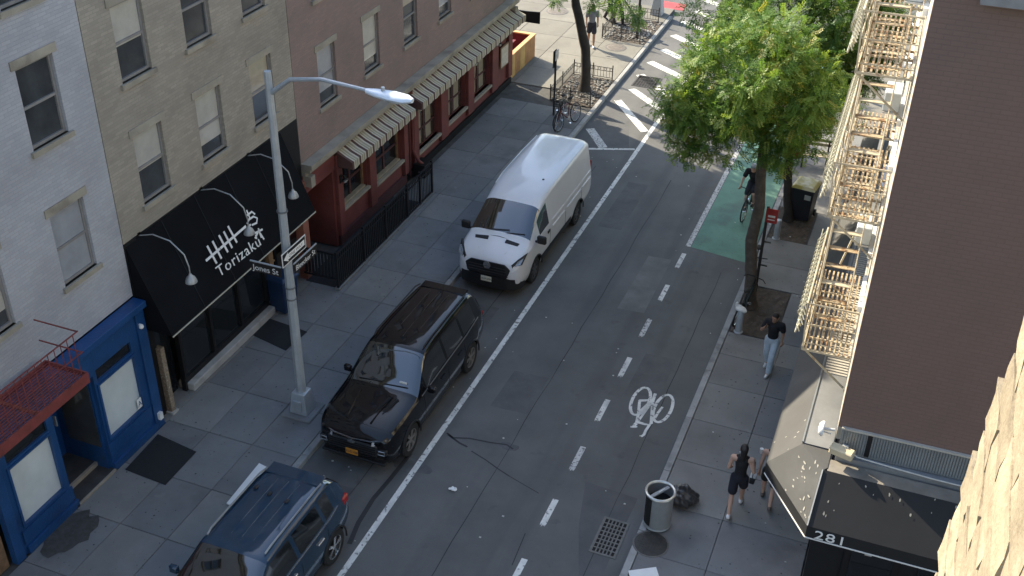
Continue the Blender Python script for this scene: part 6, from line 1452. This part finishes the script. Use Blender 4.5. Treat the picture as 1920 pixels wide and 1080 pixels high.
bicycle('dark bicycle ridden down the green cycle lane', (CX, CY, ZR), R(-6), 0, M('bike_dark', (.02, .02, .022), .4, .3))
# ================================================================== TREES
m_bark = M('grey_brown_bark', (.085, .068, .055), .9, var=.35, scale=5, bump=.8, bscale=28, spots=[((.14, .12, .10), 6, .58, .12, .6)]); m_barkdk = M('dark_bark', (.04, .033, .028), .9, var=.35, scale=5, bump=.8, bscale=28)
def leafmat(name, col):
    if name in MATS: return MATS[name]
    m, nt, b = _nt(name); N = nt.nodes.new; L = nt.links.new
    b.inputs['Base Color'].default_value = (*col, 1); b.inputs['Roughness'].default_value = .5; b.inputs['Specular IOR Level'].default_value = .35
    tr = N('ShaderNodeBsdfTranslucent'); tr.inputs[0].default_value = (col[0]*1.25, col[1]*1.2, col[2]*.7, 1); mx = N('ShaderNodeMixShader'); mx.inputs[0].default_value = .45
    L(b.outputs[0], mx.inputs[1]); L(tr.outputs[0], mx.inputs[2]); L(mx.outputs[0], nt.nodes['Material Output'].inputs[0]); MATS[name] = m; return m
LEAF = [leafmat('leaf_mid', (.115, .215, .045)), leafmat('leaf_yellow', (.20, .29, .06)), leafmat('leaf_dark', (.062, .14, .036)), leafmat('leaf_gold', (.27, .27, .06))]
def foliage(name, parent, clumps, sprays, seed, leaf=(.085, .034), per=7, wts=(.5, .24, .22, .04), droop=.35):
    """pinnate sprays: paired leaflets along short twigs, gathered in clumps"""
    rg = np.random.default_rng(seed); P, Dr = [], []
    for (c, r) in clumps:
        n = sprays if not hasattr(r, '__len__') else sprays
        d = rg.normal(size=(n, 3)); d /= np.linalg.norm(d, axis=1)[:, None]; rad = rg.random(n)**.45
        pos = np.array(c)+d*rad[:, None]*r
        dr = d*.8+rg.normal(size=(n, 3))*.55; dr[:, 2] -= droop; dr /= np.linalg.norm(dr, axis=1)[:, None]
        P.append(pos); Dr.append(dr)
    P = np.concatenate(P); Dr = np.concatenate(Dr); n = len(P)
    up = np.tile([0, 0, 1.0], (n, 1))+rg.normal(size=(n, 3))*.35; sd = np.cross(Dr, up); sd /= np.linalg.norm(sd, axis=1)[:, None]; nn = np.cross(sd, Dr)
    quads = []; mats = []
    mt = rg.choice(4, size=n, p=wts)
    for k in range(per):
        for s in (-1, 1):
            L = leaf[0]*(1-.35*abs(k/(per-1)-.4))*rg.uniform(.8, 1.2, n); W = leaf[1]
            b = P+Dr*(k*.042)[..., None] if hasattr(k*.042, 'shape') else P+Dr*(k*.042)
            out = sd*s*.8+Dr*.45+nn*rg.uniform(-.35, .25, n)[:, None]; out /= np.linalg.norm(out, axis=1)[:, None]
            acr = np.cross(out, nn); acr /= np.linalg.norm(acr, axis=1)[:, None]
            tip = b+out*L[:, None]; mid = b+out*(L*.5)[:, None]
            quads.append(np.stack([b, mid+acr*W/2, tip, mid-acr*W/2], 1)); mats.append(mt)
    Q = np.concatenate(quads).astype(np.float32); Mi = np.concatenate(mats); nf = len(Q)
    me = bpy.data.meshes.new(name); me.vertices.add(nf*4); me.vertices.foreach_set('co', Q.reshape(-1)); me.loops.add(nf*4); me.loops.foreach_set('vertex_index', np.arange(nf*4, dtype=np.int32))
    me.polygons.add(nf); me.polygons.foreach_set('loop_start', np.arange(0, nf*4, 4, dtype=np.int32)); me.polygons.foreach_set('loop_total', np.full(nf, 4, dtype=np.int32))
    for m in LEAF: me.materials.append(m)
    me.polygons.foreach_set('material_index', Mi.astype(np.int32)); me.update(); me.validate()
    o = link(name, me, parent); o['kind'] = 'stuff'; return o
def tree(label, trunk, trad, lobes, nclump, sprays, seed, bark, clump_r=(.35, .6), extra=(), wts=(.5, .24, .22, .04), fill=.35):
    base = Vector(trunk[0]); t = thing('street_tree', label, 'tree', base); rn = random.Random(seed)
    T = [Vector(q)-base for q in trunk]
    # flare at the foot and a smoothed path
    pts, rad = [], []
    for i in range(len(T)-1):
        for k in range(4): s = k/4; pts.append(T[i].lerp(T[i+1], s)+Vector((rn.uniform(-.012, .012), rn.uniform(-.012, .012), 0))); rad.append((trad[i]*(1-s)+trad[i+1]*s)*(1.0+rn.uniform(-.04, .04)))
    pts.append(T[-1]); rad.append(trad[-1]); rad[0] *= 1.35; rad[1] *= 1.08
    MB().tube(pts, rad, 12).build('trunk', bark, t, True)
    clumps = []
    for (c, r, w) in lobes:
        k = int(nclump*w)
        for _ in range(k):
            d = Vector((rn.gauss(0, 1), rn.gauss(0, 1), rn.gauss(0, 1))).normalized(); s = rn.uniform(fill, 1)**.6
            clumps.append((Vector(c)+Vector((d.x*r[0], d.y*r[1], d.z*r[2]))*s-base, rn.uniform(*clump_r)))
    clumps += [(Vector(c)-base, r) for c, r in extra]
    # limbs reach towards a share of the clumps
    top = T[-1]; fork = T[-2] if len(T) > 2 else T[-1]
    for c, r in rn.sample(clumps, min(len(clumps), 34)):
        st = fork.lerp(top, rn.uniform(.0, 1.0)); mid = st.lerp(c, .5)+Vector((rn.uniform(-.2, .2), rn.uniform(-.2, .2), rn.uniform(.05, .35)))
        rr = rn.uniform(.025, .05)
        MB().tube([st, st.lerp(mid, .5)+Vector((0, 0, .06)), mid, mid.lerp(c, .6), c], [rr, rr*.85, rr*.6, rr*.4, rr*.2], 6).build('limb', bark, t, True)
    foliage('crown', t, clumps, sprays, seed, wts=wts)
    return t
b1_ = GZ(1406, 574, 0); q = lambda px, py, y: tuple(GY(px, py, y))
tree('leafy tree with a thick bent grey trunk beside the red sign post', [tuple(b1_), q(1408, 520, b1_.y), q(1409, 450, b1_.y+.05), q(1424, 385, b1_.y+.05), q(1427, 320, b1_.y), q(1433, 262, b1_.y-.05), q(1436, 200, b1_.y-.1)], [.17, .15, .145, .135, .125, .115, .08],
     [((-3.55, 24.3, 6.15), (1.75, 1.7, 1.45), .7), ((-4.6, 24.2, 5.6), (.95, 1.1, .8), .15), ((-2.4, 24.5, 5.9), (1.0, 1.1, 1.0), .15)], 62, 84, 3, m_bark, (.34, .58), extra=[((-5.0, 24.2, 4.75), .40), ((-4.85, 24.0, 4.5), .34), ((-5.2, 24.3, 5.3), .40), ((-3.0, 24.3, 4.75), .42), ((-2.2, 24.5, 5.0), .42), ((-4.4, 24.0, 4.75), .40), ((-2.6, 24.2, 4.55), .3)], wts=(.46, .34, .14, .06))
b2_ = GZ(1478, 412, 0)
tree('leafy tree with a thin dark trunk standing beside the yellow lidded bin', [tuple(b2_), q(1477, 370, b2_.y), q(1478, 320, b2_.y), q(1483, 265, b2_.y), q(1478, 190, b2_.y), q(1470, 120, b2_.y)], [.14, .125, .12, .11, .09, .06],
     [((-3.35, 29.6, 6.5), (2.9, 2.0, 2.5), .85), ((-2.9, 29.8, 4.4), (1.2, 1.0, .9), .15)], 120, 84, 8, m_barkdk, (.36, .62), extra=[((-2.85, 29.6, 3.1), .42), ((-3.3, 29.5, 3.2), .36), ((-2.2, 29.8, 5.0), .4), ((-1.5, 29.6, 5.2), .45), ((-1.35, 29.6, 4.6), .34), ((-1.1, 29.5, 5.9), .45), ((-1.3, 29.5, 6.5), .5), ((-1.9, 29.4, 5.6), .5), ((-1.7, 29.4, 6.9), .5)], wts=(.50, .18, .30, .02))
b3_ = GZ(1096, 170, 0)
tree('street tree with a dark curving trunk in the pebble bed by the bicycles', [tuple(b3_), q(1099, 135, b3_.y), q(1098, 90, b3_.y), q(1088, 45, b3_.y), q(1078, 0, b3_.y), (-12.0, b3_.y, 4.6), (-11.9, b3_.y, 5.6)], [.20, .18, .175, .165, .15, .11, .07],
     [((-11.4, 37.0, 6.3), (2.3, 2.2, 2.0), 1.0)], 46, 50, 12, m_barkdk, (.34, .55), extra=[((-12.45, 36.3, 3.3), .18), ((-11.05, 36.2, 3.35), .24), ((-9.9, 36.5, 3.2), .32), ((-9.6, 36.6, 2.95), .22), ((-10.4, 36.6, 3.3), .3)], wts=(.35, .1, .55, .0))
b4_ = GZ(1194, 72, 0)
tree('slender street tree in the far railed bed past the round brown cover', [tuple(b4_), (b4_.x+.02, b4_.y, 1.2), (b4_.x+.0, b4_.y, 2.4), (b4_.x+.05, b4_.y, 3.6), (b4_.x, b4_.y, 5.0)], [.06, .055, .05, .045, .03],
     [((b4_.x, b4_.y+.2, 5.0), (1.5, 1.5, 1.5), 1.0)], 20, 44, 21, m_barkdk, (.3, .5), wts=(.35, .1, .55, .0))
# a few shrubs of low growth at the foot of the big tree
